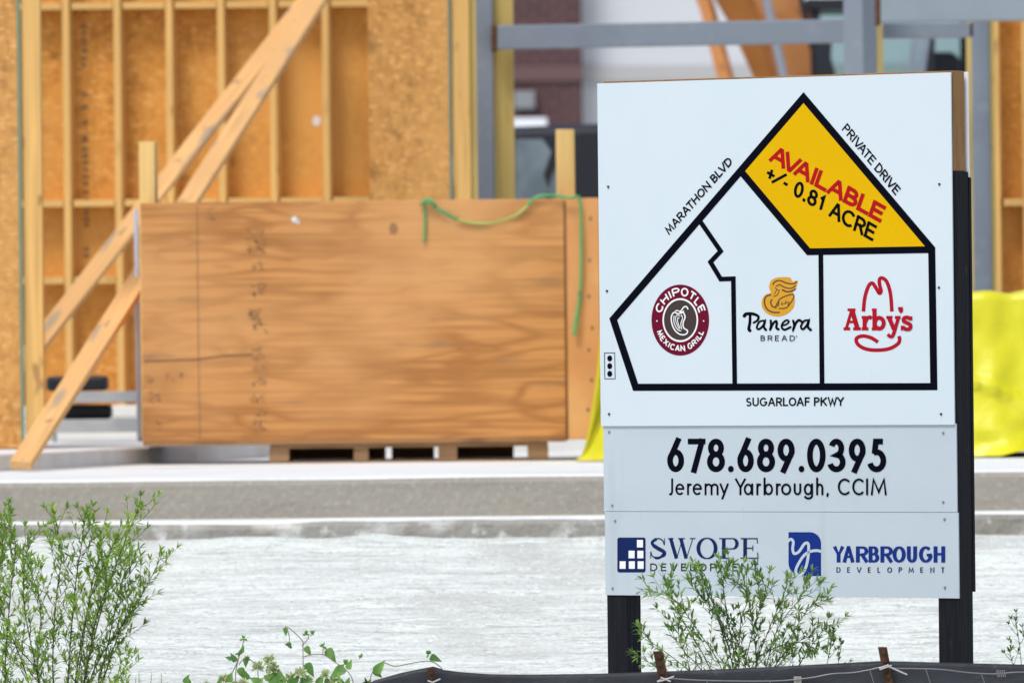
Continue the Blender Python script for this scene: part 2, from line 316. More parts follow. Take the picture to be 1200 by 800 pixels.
w_ = MB(); w_.box(bx0-.1, bx1+.1, YB-.1, YB+12.1, 9.203, 9.5); w_.build('parapet', M['trimgrey'], bt)
l0, l1 = at(602, 106, YB-.2), at(627, 129, YB-.2)
w_ = MB(); w_.prism([Vector((l0.x, YB-.004, l1.z)), Vector((l0.x, YB-.24, l1.z+.02)), Vector((l0.x, YB-.22, l0.z-.02)), Vector((l0.x, YB-.004, l0.z))], (l1.x-l0.x, 0, 0)); w_.build('wall_lamp', M['lampgrey'], bt, bevel=.01)
l0, l1 = at(598, 139, YB-.2), at(641, 153, YB-.2)
w_ = MB(); w_.box(l0.x, l1.x, YB-.35, YB-.004, l1.z, l0.z); w_.build('ledge', M['white'], bt, bevel=.01)

# dark car parked behind the frame (side on)
YC = 57.5
cx = at(640, 200, YC).x
car = thing('parked_car', 'dark tall car with tinted side windows behind the plywood crate', 'car', (cx+.7, YC+.9, GB))
def cpt(u, z, y=YC): return Vector((cx+u, y, GB+z*1.075))
prof = [(-3.0, .45), (-3.05, .95), (-2.6, 1.08), (-1.75, 1.16), (-.95, 1.72), (-.6, 1.80), (.6, 1.83), (1.25, 1.80), (1.62, 1.2), (1.66, .5), (1.2, .38), (-2.7, .36)]
b = MB(); b.prism([cpt(u, z, YC) for u, z in prof][::-1], (0, 1.8, 0)); b.build('body', M['navycar'], car, bevel=.06)
def pane(us, nm='window', mt=None):
    b = MB(); b.prism([cpt(u, z, YC-.012) for u, z in us], (0, .008, 0)); return b.build(nm, mt or M['glass'], car)
px2u = lambda px, py: (at(px, py, YC).x-cx, (at(px, py, YC).z-GB)/1.075)
pane([px2u(604, 236), px2u(604, 163), px2u(636, 163), px2u(646, 178), px2u(637, 205), px2u(648, 236)][::-1])
pane([px2u(641, 236), px2u(645, 212), px2u(652, 196), px2u(668, 190), px2u(668, 236)][::-1])
pane([(-1.45, 1.22), (-.95, 1.62), (-.35, 1.66), (-.35, 1.22)][::-1])
pane([(.62, 1.25), (.62, 1.62), (1.1, 1.62), (1.3, 1.25)][::-1])
for u in (-2.1, .9):
    for yy in (YC-.02, YC+1.6):
        b = MB(); b.cyl(cpt(u, .36, yy), cpt(u, .36, yy+.22), .36, 28); wh = b.build('wheel', M['rubber'], car)
        b = MB(); b.cyl(cpt(u, .36, yy-.008), cpt(u, .36, yy+.10), .22, 20); b.build('rim', M['rim'], wh)

# orange excavator
YX = 64.0
def xp(px, py, y=YX): return at(px, py, y)
ex0 = at(1040, 100, YX)
ex = thing('excavator', 'orange excavator with raised boom and pale green cab windows behind the sign', 'excavator', (ex0.x, YX+1, GB))
def beam(path, widths, depth, y0, name, mt, parent, rot=.55):
    """rectangular box beam through (px,py) points; turned about its own run so two faces show"""
    P = [xp(px, py, y0) for px, py in path]; vs = []; fs = []; k = len(P)
    for i, p in enumerate(P):
        t = (P[min(i+1, k-1)]-P[max(i-1, 0)]).normalized(); n = t.cross(Vector((0, 1, 0))).normalized(); q = t.cross(n)
        n2 = n*math.cos(rot)+q*math.sin(rot); q2 = q*math.cos(rot)-n*math.sin(rot); h = widths[i]/2; d = depth/2
        vs += [p+n2*h+q2*d, p-n2*h+q2*d, p-n2*h-q2*d, p+n2*h-q2*d]
    for i in range(k-1):
        for j in range(4): fs.append((i*4+j, i*4+(j+1) % 4, (i+1)*4+(j+1) % 4, (i+1)*4+j))
    fs += [(0, 1, 2, 3), tuple(range(k*4-4, k*4))[::-1]]
    return MB().add(vs, fs).build(name, mt, parent, bevel=.02)
path = [(950, 170), (930, 90), (910, 40), (885, -15), (835, -85), (760, -150), (640, -190)]
beam(path, [.40, .46, .50, .52, .5, .42, .32], .36, YX, 'boom', M['orange'], ex, .8)
beam([(640, -195), (742, -150), (800, -70), (829, 10), (850, 90), (862, 170)], [.14, .18, .14, .10, .11, .14], .09, YX-.35, 'stick', M['orange'], ex, .5)
b = MB(); b.tube([xp(925, 120, YX-.55), xp(898, 0, YX-.55)], .035, 10); b.tube([xp(898, 0, YX-.55), xp(872, -90, YX-.5)], .022, 10); b.build('boom_cylinder', M['chrome'], ex, smooth=False)
b = MB(); b.tube(spl([xp(948, 130, YX-.3), xp(956, 70, YX-.35), xp(950, 50, YX-.35), xp(935, -20, YX-.3)], 6), .022, 8); b.build('hose', M['plastic'], ex)
b = MB(); b.prism([xp(x, y, YX-.52) for x, y in ((826, -20), (879, -20), (889, 25), (909, 96), (918, 140), (900, 140), (884, 92), (866, 46))], (0, .09, 0)); b.build('boom_shade_plate', M['orange_shade'], ex, bevel=.015)  # added plate whose dark colour paints shade on the boom's left underside
b = MB()   # bucket
bk = [(842, 150), (885, 160), (905, 215), (880, 262), (840, 250), (822, 215)]
b.prism([xp(x, y, YX-.65) for x, y in bk], (0, .7, 0)); b.build('bucket', M['orange'], ex, bevel=.02)
# house, cab
zt = 1.55; hx0, hx1 = xp(905, 0).x, xp(1250, 0).x
b = MB(); b.box(hx0, hx1, YX-.1, YX+2.0, GB+.75, GB+1.2); b.box(xp(1150, 0).x, hx1, YX-.1, YX+2.0, GB+1.2, GB+1.95); b.build('engine_house', M['orange'], ex, bevel=.05)
c0, c1 = xp(948, 0).x, xp(1142, 0).x; zb, zr = GB+1.2, GB+2.95
fr = MB()
for x in (c0, c1-.07):
    for y in (YX-.3, YX+.75): fr.box(x, x+.07, y, y+.07, zb, zr)
fr.box(c0-.03, c1+.03, YX-.33, YX+.87, zr, zr+.08); fr.box(c0, c1, YX-.3, YX+.82, zb-.35, zb)
fr.build('cab', M['plastic'], ex, bevel=.01)
b = MB()   # slanted front pillars seen through the opening
for a, c in (((1058, 130), (1072, 20)), ((1070, 130), (1084, 20)),):
    p, q = xp(*a, YX-.32), xp(*c, YX-.32); b.prism([p, p+Vector((.05, 0, 0)), q+Vector((.06, 0, 0)), q], (0, .05, 0))
b.build('cab_pillar', M['steel'], ex)
b = MB(); p = [(1077, 130), (1084, 45), (1096, 42), (1092, 130)]; b.prism([xp(x, y, YX-.30) for x, y in p], (0, .1, 0)); b.build('cab_pillar', M['plastic'], ex)
b = MB(); p = [(954, 60), (966, 46), (975, 50), (974, 68), (980, 90), (985, 130), (952, 130), (956, 90)]; b.prism([xp(x, y, YX-.38) for x, y in p], (0, .06, 0)); b.build('mirror', M['plastic'], ex, bevel=.01)
b = MB(); b.box(c0+.07, c1-.07, YX+.5, YX+.51, zb, zr); b.build('cab_window', M['cabglass'], ex)
s0 = xp(1083, 62, YX+.2); s1 = xp(1125, 130, YX+.2)
b = MB(); b.prism([Vector((s0.x, YX+.1, zb+.1)), Vector((s1.x+.02, YX+.1, zb+.1)), Vector((s1.x, YX+.1, s0.z-.05)), Vector((s1.x-.06, YX+.1, s0.z)), Vector((s0.x+.06, YX+.1, s0.z)), Vector((s0.x, YX+.1, s0.z-.05))], (0, .12, 0)); b.box(s0.x, s1.x, YX-.25, YX+.3, zb+.003, zb+.2); b.build('seat', M['plastic'], ex, bevel=.015)
for yy in (YX-.3, YX+1.5):
    b = MB(); tp = [(-1.5, .35), (-1.25, .05), (1.25, .05), (1.5, .35), (1.3, .68), (-1.3, .68)]
    b.prism([Vector((ex0.x+u, yy, GB+z-.05)) for u, z in tp], (0, .5, 0)); b.build('track', M['track'], ex, bevel=.05)
b = MB(); b.box(ex0.x-.8, ex0.x+.8, YX+.2, YX+1.5, GB+.3, GB+.75); b.build('undercarriage', M['track'], ex)

# ================================================================= FRAMED WALLS, STEEL FRAME
def vbox(mb, pxa, pxb, pym, Y, dep, z0, z1, rz=0):
    a, c = at(pxa, pym, Y), at(pxb, pym, Y); mb.box(a.x, c.x, Y, Y+dep, z0, z1, rz); return a.x, c.x
def wall_thing(name, label, px, Y):
    return thing(name, label, 'wall', (at(px, 240, Y).x, Y, Z2))
HT = 4.1
# open stud wall with strand board behind
YW = 50.0
sw = wall_thing('stud_wall', 'wide stud wall open to view, its studs, blocking and strand board lit ochre', 240, YW)
x0, x1 = at(20, 240, YW).x, at(470, 240, YW).x
b = MB(); b.box(x0, x1, YW+.141, YW+.155, Z2, HT); b.build('sheathing', M['osb'], sw)
for px in (19, 80, 140, 201, 261.5, 322.5, 384, 445):
    b = MB(); xc = at(px, 120, YW).x; b.box(xc-.02, xc+.02, YW, YW+.14, Z2+.042, HT-.05, R(-9)); b.build('stud', M['studz'], sw)
zn = at(200, 237, YW).z; zn2 = at(110, 328, YW).z; zt_ = at(200, 6, YW).z
sx = [19, 80, 140, 201, 261.5, 322.5, 384, 445]
for i in range(7):
    xa_, xb_ = at(sx[i], 240, YW).x+.03, at(sx[i+1], 240, YW).x-.03
    for z in ((zn, zt_) if i else (zn, zn2, zt_)) if i != 1 else (zn, zn2, zt_):
        b = MB(); b.box(xa_, xb_, YW+.004, YW+.136, z-.02, z+.02); b.build('blocking', M['studx'], sw)
b = MB(); b.box(x0, x1, YW, YW+.14, Z2+.002, Z2+.042); b.build('bottom_plate', M['studx'], sw)
b = MB(); b.box(x0, x1, YW, YW+.14, HT-.05, HT); b.build('top_plate', M['studx'], sw)
p = at(371, 142, YW+.139); b = MB(); b.disc((p.x, YW+.1385, p.z), (1, 0, 0), (0, 0, 1), .026, .032, 14); b.build('paper_scrap', M['whiteboard'], sw)
p0_, p1_ = at(98, 30, YW+.139), at(101, 240, YW+.139)
b = MB()
for i in range(44):
    if random.random() < .3: continue
    z = lerp(p1_.z-.3, p0_.z, i/33)+random.uniform(-.012, .012); x = lerp(p1_.x, p0_.x, i/33)
    b.add([(x-.012-random.random()*.016, YW+.1385, z), (x+.012+random.random()*.016, YW+.1385, z), (x+.015, YW+.1385, z+.014+random.random()*.016), (x-.012, YW+.1385, z+.02)], [(0, 1, 2, 3)])
b.build('ink_stamp', M['stamp'], sw)

# near sheathed wall end at the left edge
YL = 43.8
lw = wall_thing('sheathed_wall', 'strand board wall end with a bright edge stud cropped by the left frame edge', 10, YL)
xa_, xb_ = at(-420, 250, YL).x, at(27, 250, YL).x
b = MB(); b.box(xa_, xb_-.022, YL-.014, YL-.001, Z2+.01, HT); b.build('sheathing', M['osb_out'], lw)
b = MB(); b.box(xb_-.021, xb_-.004, YL-.016, YL-.001, Z2+.01, HT); b.build('board_edge', M['osb_edge'], lw)
for i, px in enumerate((27.5, -60, -150, -240, -330)):
    xs = at(px, 250, YL).x; b = MB(); b.box(xs, xs+(.095 if i == 0 else .04), YL, YL+.14, Z2+.04, HT-.05); b.build('stud', M['studz'], lw, bevel=.004)
b = MB(); b.box(xa_, xb_+.097, YL, YL+.14, Z2+.001, Z2+.04); b.build('bottom_plate', M['studx'], lw)
b = MB(); b.box(xa_, xb_+.097, YL, YL+.14, HT-.05, HT); b.build('top_plate', M['studx'], lw)

# middle sheathed return wall behind the crate
YM = 47.2
mw = wall_thing('sheathed_wall', 'strand board panel beside the grey steel column, above the crate', 485, YM)
xa_, xb_ = at(432, 120, YM).x, at(526, 120, YM).x
b = MB(); b.box(xa_, xb_, YM-.014, YM-.001, Z2+.01, HT); b.build('sheathing', M['osb_out'], mw)
b = MB(); b.box(xb_+.001, xb_+.014, YM-.015, YM-.001, Z2+.01, HT); b.build('board_edge', M['osb_edge'], mw)
xs = at(530, 120, YM).x; xe = at(551, 120, YM).x
b = MB(); b.box(xs, xe, YM, YM+.14, Z2+.04, HT-.05); b.build('stud', M['studz'], mw, bevel=.004)
b = MB(); b.box(xe+.002, xe+.036, YM+.03, YM+.14, Z2+.04, HT-.05); b.build('stud', M['yelz'], mw)
b = MB(); b.box(xa_, xa_+.04, YM, YM+.14, Z2+.04, HT-.05); b.build('stud', M['studz'], mw)
b = MB(); b.box(xa_, xe+.036, YM, YM+.14, Z2+.001, Z2+.04); b.build('bottom_plate', M['studx'], mw)
b = MB(); b.box(xa_, xe+.036, YM, YM+.14, HT-.05, HT); b.build('top_plate', M['studx'], mw)

# steel frame
YS = 48.0
sf = thing('steel_frame', 'grey primed steel columns and beams with yellow wood nailers', 'steel frame', (at(800, 40, YS).x, YS, Z2))
b = MB(); vbox(b, 558, 578, 120, YS, .10, Z2+.004, HT+.3); b.build('column', M['steel'], sf, bevel=.006)
b = MB(); vbox(b, 579, 602.5, 120, YS+.05, .09, Z2+.004, HT+.3); b.build('nailer', M['yelz'], sf)
b = MB(); c_ = at(1009, 50, 47.0).x; b.box(c_-.068, c_+.068, 47.0, 47.136, Z2+.004, HT+.3, R(-40)); b.build('column', M['steel'], sf, bevel=.008)
b = MB(); vbox(b, 1140.5, 1161, 200, YS, .10, Z2+.004, HT+.3); b.build('column', M['steel'], sf, bevel=.006)
def hbeam(pa, pb, Y, dep, nm, mt):   # pa/pb: (px, top, bottom)
    a, c = at(pa[0], pa[1], Y), at(pb[0], pb[1], Y); a2, c2 = at(pa[0], pa[2], Y), at(pb[0], pb[2], Y)
    return MB().hexa([Vector((a2.x, Y, a2.z)), Vector((c2.x, Y, c2.z)), Vector((c2.x, Y+dep, c2.z)), Vector((a2.x, Y+dep, a2.z)),
                      Vector((a.x, Y, a.z)), Vector((c.x, Y, c.z)), Vector((c.x, Y+dep, c.z)), Vector((a.x, Y+dep, a.z))]).build(nm, mt, sf, bevel=.006)
hbeam((583, 30, 58), (994, 22.5, 50), YS-.12, .1, 'beam', M['steel'])
hbeam((575.5, 30, 60), (582.5, 30, 60), YS-.11, .08, 'weld_plate', M['rust'])
hbeam((1032, -12, 26), (1260, -16, 23), 46.6, .15, 'header', M['steel_light'])
hbeam((1026, -14, 30), (1031.5, -14, 30), 46.62, .12, 'weld_plate', M['rust'])
hbeam((1035, 27.5, 45.5), (1137, 26.5, 44), 47.3, .1, 'beam', M['steel'])
hbeam((1137.3, 27, 43), (1140.4, 27, 43), 47.32, .09, 'weld_plate', M['rust'])
b = MB(); vbox(b, 1028, 1034.5, 60, 47.5, .09, Z2+.004, HT); b.build('nailer', M['yelz'], sf)
b = MB(); vbox(b, 1133, 1138.5, 60, 47.7, .09, Z2+.004, HT); b.build('nailer', M['yelz'], sf)
b = MB(); vbox(b, 1161.5, 1166.5, 200, YS+.02, .09, Z2+.004, HT); b.build('nailer', M['yelz'], sf)

# stud wall at the right edge
YR = 48.6
rw = wall_thing('stud_wall', 'narrow bit of stud wall cropped by the right frame edge above yellow tarp', 1190, YR)
xa_, xb_ = at(1166, 200, YR).x, at(1500, 200, YR).x
b = MB(); b.box(xa_, xb_, YR+.141, YR+.155, Z2, HT); b.build('sheathing', M['osb'], rw)
for px in (1170, 1205, 1266, 1327, 1388, 1449):
    xs = at(px, 200, YR).x; b = MB(); b.box(xs-.02, xs+.02, YR, YR+.14, Z2+.042, HT-.05, R(-9)); b.build('stud', M['studz'], rw)
for pa, pb in ((1170, 1205), (1205, 1266), (1266, 1327)):
    z = at(1190, 237, YR).z; b = MB(); b.box(at(pa, 237, YR).x+.03, at(pb, 237, YR).x-.03, YR+.004, YR+.136, z-.02, z+.02); b.build('blocking', M['studx'], rw)
b = MB(); b.box(xa_, xb_, YR, YR+.14, Z2+.002, Z2+.042); b.build('bottom_plate', M['studx'], rw)
b = MB(); b.box(xa_, xb_, YR, YR+.14, HT-.05, HT); b.build('top_plate', M['studx'], rw)

# diagonal braces
def brace(label, p0, p1, wd, th, roll):
    L = (p1-p0).length; o_ = MB(); o_.box(0, L, -th/2, th/2, -wd/2, wd/2)
    o = o_.build('lumber_brace', M['bracex'], bevel=.004)
    x = (p1-p0).normalized(); y = Vector((.12, 1, -.25)); y = (y-x*y.dot(x)).normalized(); z = x.cross(y)
    m = Matrix((x, y, z)).transposed() @ Matrix.Rotation(roll, 3, 'X')
    o.matrix_world = Matrix.Translation(p0) @ m.to_4x4()
    tag(o, label, 'brace', 'diagonal lumber braces')
brace('lower diagonal brace whose foot stands in front of the left wall stud', at(24, 545, 41.77), at(388, -25, 49.8), .106, .042, 0)
brace('upper diagonal brace passing behind the left wall stud', at(-8, 470, 44.9), at(372, -15, 49.8), .098, .042, 0)

# low trestle and boxes seen through the opening
YT = 46.6
def tz(py): return at(110, py, YT).z
tr = thing('metal_trestle', 'low grey metal trestle standing on the slab left of the crate', 'trestle', (at(110, 500, YT).x, YT, Z2))
def hb(nm, pxa, pxb, y0, y1, Y, dep, mt, par, bev=.004):
    a, c = at(pxa, (y0+y1)/2, Y), at(pxb, (y0+y1)/2, Y); b = MB(); b.box(a.x, c.x, Y, Y+dep, at(pxa, y1, Y).z, at(pxa, y0, Y).z)
    return b.build(nm, mt, par, bevel=bev)
hb('top_rail', 72, 200, 459, 472, YT, .05, M['alu'], tr); hb('top_rail', 72, 200, 459, 472, YT+.35, .05, M['alu'], tr)
hb('lower_rail', 60, 200, 495, 507, YT, .05, M['alu'], tr)
for px in (60, 161):
    for yy in (YT+.06, YT+.32):
        a, c = at(px, 480, yy), at(px+6, 480, yy); b = MB(); b.box(a.x, c.x, yy, yy+.03, Z2+.002, at(px, 473, yy).z); b.build('leg', M['alu'], tr)
hb('shelf', 62, 172, 491.5, 494.6, YT, .35, M['alu'], tr)
bxm = hb('tool_case', 54, 125, 441, 458.2, YT+.02, .3, M['plastic'], None, .02); tag(bxm, 'black case lying on the top rail of the trestle', 'case', 'black cases on the trestle')
bxm = hb('tool_case', 68, 130, 474.5, 491, YT+.1, .22, M['plastic'], None, .02); tag(bxm, 'black case on the lower shelf of the trestle', 'case', 'black cases on the trestle')
a, c = at(-40, 505, 48.2), at(230, 505, 48.2)
for i in range(3):
    b = MB(); b.box(a.x+i*.07, c.x-i*.05, 48.0+i*.02, 49.0, Z2+.002+i*.062, Z2+.06+i*.062); o = b.build('white_board', M['whiteboard'], loc=(a.x, 48.4, Z2+i*.062), bevel=.004)
    tag(o, ('lowest', 'middle', 'topmost')[i]+' pale board of the short stack lying behind the trestle', 'board', 'pale boards on the slab')
b = MB(); b.tube([at(163.2, 510, 44.5)+Vector((0, 0, -.01)), at(159.3, 246, 44.5)], .0125, 10)
o = b.build('plastic_pipe', M['pipe'], loc=(at(162, 510, 44.5).x, 44.5, Z2), smooth=True); tag(o, 'thin white pipe standing along the left edge of the crate', 'pipe')

# ================================================================= CRATE ON PALLET
YK = 43.6
kL, kR = at(166, 380, YK), at(662, 380, YK); kz0, kz1 = 1.092, at(410, 235.5, YK).z
cr = thing('plywood_crate', 'long weathered plywood crate with a green strap hanging over it', 'crate', ((kL.x+kR.x)/2, YK, kz0))
DEP = .74
tl = at(163.5, 238, YK).x-at(167, 518, YK).x       # box leans with the picture's verticals only through camera roll
b = MB(); b.box(kL.x, kR.x, YK, YK+.018, kz0, kz1); fp = b.build('front_panel', M['ply'], cr, bevel=.003)
b = MB(); b.box(kL.x, kL.x+.018, YK+.02, YK+DEP, kz0, kz1-.002); b.build('side_panel', M['ply_end'], cr)
ep = at(704, 380, YK).x
b = MB(); b.box(kR.x+.012, ep, YK+.012, YK+DEP, kz0+.004, kz1+.002); eo = b.build('end_panel', M['ply_end'], cr, bevel=.004)
b = MB(); b.box(kR.x+.001, kR.x+.011, YK+.015, YK+DEP, kz0, kz1-.01); b.build('corner_seam', M['ply_dark'], cr)
b = MB(); b.box(kL.x, kR.x, YK+DEP-.018, YK+DEP, kz0, kz1-.01); b.build('back_panel', M['ply'], cr)
b = MB(); b.box(kL.x+.019, kR.x, YK+.02, YK+DEP-.02, kz0, kz0+.02); b.build('floor_panel', M['ply_dark'], cr)
b = MB(); b.box(kL.x+.003, kR.x, YK-.006, YK-.001, kz0-.006, kz0+.018); b.build('bottom_batten', M['ply_dark'], cr)
# corner posts
for (pa, pb, top, rz) in ((162, 186, 161, R(-24)), (649, 676, 152, R(22))):
    xm = at((pa+pb)/2, 200, YK+.3).x; b = MB(); b.box(xm-.045, xm+.045, YK+.26, YK+.30, kz0+.02, at(660, top, YK+.3).z, rz); b.build('corner_post', M['postz'], cr, bevel=.003)
# marks on the crate face: seam, crack, stamps, patches
def kp(px, py, off=.0015): v = at(px, py, YK-off); return v
def ksmear(mb, pts, wpx):
    for (ax, ay), (bx_, by) in zip(pts, pts[1:]):
        d = Vector((bx_-ax, by-ay)); n = Vector((-d.y, d.x)).normalized()*wpx/2
        mb.add([kp(ax-n.x, ay-n.y), kp(bx_-n.x, by-n.y), kp(bx_+n.x, by+n.y), kp(ax+n.x, ay+n.y)], [(0, 1, 2, 3)])
b = MB(); ksmear(b, [(231, 242), (231.5, 300), (232.5, 400), (234, 512)], 1.0); b.build('panel_seam', M['stamp'], fp)
b = MB(); c = kp(461, 268); b.disc(c, (1, 0, 0), (0, 0, 1), .022, .030, 12); b.build('wood_knot', M['ply_dark'], fp)
b = MB(); ksmear(b, [(168, 423), (200, 422), (232, 421), (265, 416.5), (296, 415.5)], 1.6); b.build('crack', M['ink'], fp)
random.seed(21)
b = MB()
for (cx_, cy, w2, h2, n) in ((301, 283, 11, 14, 26), (301, 313, 8, 5, 9), (303, 338, 8, 9, 15), (299, 371, 8, 9, 22), (304, 383, 9, 6, 9), (300, 410, 6, 2, 5), (305, 424, 8, 10, 12), (303, 447, 9, 5, 9), (301, 467, 8, 4, 10), (304, 493, 8, 12, 16), (176, 444, 4, 4, 5), (200, 442, 14, 4, 7), (181, 466, 7, 6, 9), (186, 499, 3, 7, 4), (248, 250, 5, 8, 6)):
    for i in range(int(n*1.9)):
        x = cx_+random.uniform(-w2, w2); y = cy+round(random.uniform(-h2, h2)/3.2)*3.2; l = random.uniform(.6, 2.6)
        ksmear(b, [(x-l, y), (x+l, y)] if random.random() < .6 else [(x, y-l), (x, y+l)], random.uniform(.5, 1.1))
b.build('ink_stamp', M['stamp'], fp)
b = MB()
for px, py, r in ((345, 257, 3.6), (349, 260, 2.4), (349.5, 258, 1.6)):
    c = kp(px, py); b.disc(c, (1, 0, 0), (0, 0, 1), r*.0043, r*.0043, 10)
b.build('paper_scrap', M['whiteboard'], fp)
b = MB()
for px, py in ((691, 305), (690, 347), (694, 384), (692, 256), (690, 410), (693, 445), (689, 480)):
    b.disc(at(px, py, YK+.0105), (1, 0, 0), (0, 0, 1), .008, .011, 10)
b.build('knot', M['stamp'], eo)

# pallet
pa, pb = at(316, 530, YK+.02).x, at(642, 530, YK+.02).x
pl = thing('pallet', 'low wooden pallet carrying the plywood crate', 'pallet', ((pa+pb)/2, YK+.3, Z1))
for i in range(4):
    b = MB(); y = YK+.015+i*.17; b.box(pa, pb, y, y+.12, kz0-.026, kz0-.010); b.build('deck_board', M['pallet'], pl)
for (a, c) in ((315, 339), (414, 432), (513, 536), (618, 643)):
    b = MB(); x0_, x1_ = at(a, 530, YK).x, at(c, 530, YK).x; b.box(x0_+.002, x1_-.002, YK+.02, YK+.64, Z1+.0095, kz0-.0265); b.build('stringer', M['pallet'], pl)
for i in range(3):
    b = MB(); y = YK+.03+i*.25; b.box(pa, pb, y, y+.1, Z1+.001, Z1+.009); b.build('bottom_board', M['pallet'], pl)

for (a, c) in ((342, 452), (459, 509), (518, 602), (624, 642)):  # added boards closing the back so the pallet openings stay dark
    b = MB(); x0_, x1_ = at(a, 530, YK+.65).x, at(c, 530, YK+.65).x; b.box(x0_, x1_, YK+.645, YK+.665, Z1+.0095, kz0-.0265); b.build('gap_blocker', M['pallet'], pl)
# green strap hanging over the crate
def sp_(px, py, off): return at(px, py, YK-off)
def ribbon(mb, pts, wd, tw=0):
    P = spl(pts, 6); n = len(P); vs = []
    for i, p in enumerate(P):
        t = (P[min(i+1, n-1)]-P[max(i-1, 0)]).normalized(); q = t.cross(Vector((0, -1, 0))); q = q.normalized() if q.length > .1 else Vector((1, 0, 0))
        q = (q + Vector((0, -.5*math.sin(i*.35+tw), 0))).normalized()
        for s_, d in ((1, 0), (-1, 0), (-1, .003), (1, .003)): vs.append(p+q*wd/2*s_+Vector((0, -d, 0)))
    fs = [(i*4+j, i*4+(j+1) % 4, i*4+4+(j+1) % 4, i*4+4+j) for i in range(n-1) for j in range(4)]+[(0, 1, 2, 3), tuple(range(n*4-4, n*4))]
    mb.add(vs, fs)
st = thing('strap', 'thin green strap draped along the top edge of the crate', 'strap', sp_(600, 240, .02))
b = MB(); ribbon(b, [sp_(504, 236, .012), sp_(514, 245, .022), sp_(525, 252, .018), sp_(536, 257, .014)], .019); b.build('band', M['strap'], st, smooth=True); b = MB(); ribbon(b, [sp_(618, 241, .014), sp_(627, 232, .016), sp_(640, 229, .02), sp_(655, 230, .02), sp_(668, 231.5, .022), sp_(676, 230, .022), sp_(680, 236, .016), sp_(681, 260, .012), sp_(681, 300, .010), sp_(679.5, 345, .010)], .017); b.build('band', M['strap'], st, smooth=True)
b = MB(); ribbon(b, [sp_(536, 257, .014), sp_(555, 261.5, .008), sp_(580, 261, .008), sp_(605, 252, .010), sp_(618, 241, .014)], .017); b.build('band', M['strap_old'], st, smooth=True)
b = MB(); ribbon(b, [sp_(679.5, 345, .010), sp_(678, 360, .014), sp_(674, 385, .018), sp_(673, 393, .018)], .024); b.build('tail', M['strap'], st, smooth=True); b = MB(); ribbon(b, [sp_(498, 236, .012), sp_(498, 255, .010), sp_(497.5, 272, .010), sp_(497, 284, .012)], .013, 1); b.build('tail', M['strap'], st, smooth=True)
b = MB(); b.tube([sp_(493, 241, .014), sp_(500, 234, .03), sp_(506, 238, .03), sp_(512, 243, .016)], [.006, .016, .014, .006], 7); b.build('knot', M['strap'], st, smooth=True)

# ================================================================= YELLOW TARP PILE
YP0, YP1 = 43.0, 44.8
tx0, tx1 = at(674, 530, YP0).x, at(1300, 520, YP0).x
ztop = at(1170, 347, 44.1).z
b = MB(); NU, NV = 150, 70
for i in range(NU+1):
    u = i/NU; x = lerp(tx0, tx1, u)
    e = min(u, 1-u)*(tx1-tx0)
    hh = (ztop-Z1)*min(1, (e/.15)**2.0)
    for j in range(NV+1):
        v = j/NV                      # 0 front hem .. 1 back hem, walked along the profile
        if v < .42: a = v/.42; yy = lerp(-.05, .09, a**.7); zz = a
        elif v < .58: a = (v-.42)/.16; yy = lerp(.09, .91, a); zz = 1
        else: a = (v-.58)/.42; yy = lerp(.91, 1.05, a**1.4); zz = 1-a
        k = 1-.35*(1-hh/(ztop-Z1))
        yback = YP0+.42 if x < ep+.03 else lerp(YP0+.42, YP1, min(1, (x-ep-.03)/.25))      # tucked in front of the crate's end
        y = (YP0+yback)/2+(yy-.5)*(yback-YP0)*k
        edge = 1 if .05 < v < .95 else .4
        if v > .42 and x < ep+.3: edge *= .3
        fold = math.sin(x*6.5+zz*2.2+fbm(x, zz, 1.4, 3)*5)            # soft hanging folds
        crease = max(0, 1-abs(fbm(x*1.1+zz*.9, zz*1.3-x*.5, 1.5, 2))*5)  # sharp creases where the sheet was folded
        f2 = fbm(x+7, zz*.7+y, 1.6, 3)
        off = (.030*fold*(1-zz*.4)+.060*f2+.045*crease)*edge*min(1, hh/.6)
        z = Z1+.006+hh*zz + (off*.7 if .4 < v < .6 else off*.15)
        hem = max(0, 1-zz/.16) if v < .5 else 0
        y -= hem*(.04+.05*math.sin(x*9+fbm(x, 2, 2, 2)*4)) + (off if v < .5 else -off)
        z = max(z, Z1+.004+hem*.035*max(0, math.sin(x*7.3+1.2)))
        b.v.append(Vector((x+.02*f2, y, z)))
for i in range(NU):
    for j in range(NV):
        q = i*(NV+1)+j; b.f.append((q, q+NV+1, q+NV+2, q+1)); b.m.append(0)
o = b.build('tarp_pile', M['tarp'], loc=((tx0+tx1)/2, 44.6, Z1), smooth=True); tag(o, 'tall pile under a crumpled bright yellow tarp behind the sign', 'tarp pile')
b = MB(); b.tube([at(1125, 524, YP0-.12), at(1140, 523, YP0-.12), at(1153, 520, YP0-.11)], [.030, .034, .024], 10)
# ================================================================= THE SIGN
TH = R(34.5)
U = Vector((math.cos(TH), -math.sin(TH), 0)); V = Vector((0, 0, 1)); N = Vector((-math.sin(TH), -math.cos(TH), 0))
S0 = at(910, 400, 30.5)
def sp(px, py, lift=0.0):
    d = ray(px, py); o_ = S0+N*lift; return CAM+d*((o_-CAM).dot(N)/d.dot(N))
def uv(px, py): p = sp(px, py)-S0; return p.dot(U), p.dot(V)
def P3(u, v, n=0): return S0+U*u+V*v+N*n
ul = sum(uv(*q)[0] for q in ((699.5, 97), (704.5, 498)))/2; ur = sum(uv(*q)[0] for q in ((1115, 87), (1117.5, 498)))/2
vt = (uv(699.5, 97)[1]+uv(1115, 86)[1])/2; v1 = (uv(704, 499)[1]+uv(1117, 497.5)[1])/2
v2 = (uv(706, 599)[1]+uv(1120, 600)[1])/2; v3 = (uv(708, 698)[1]+uv(1122, 699.5)[1])/2
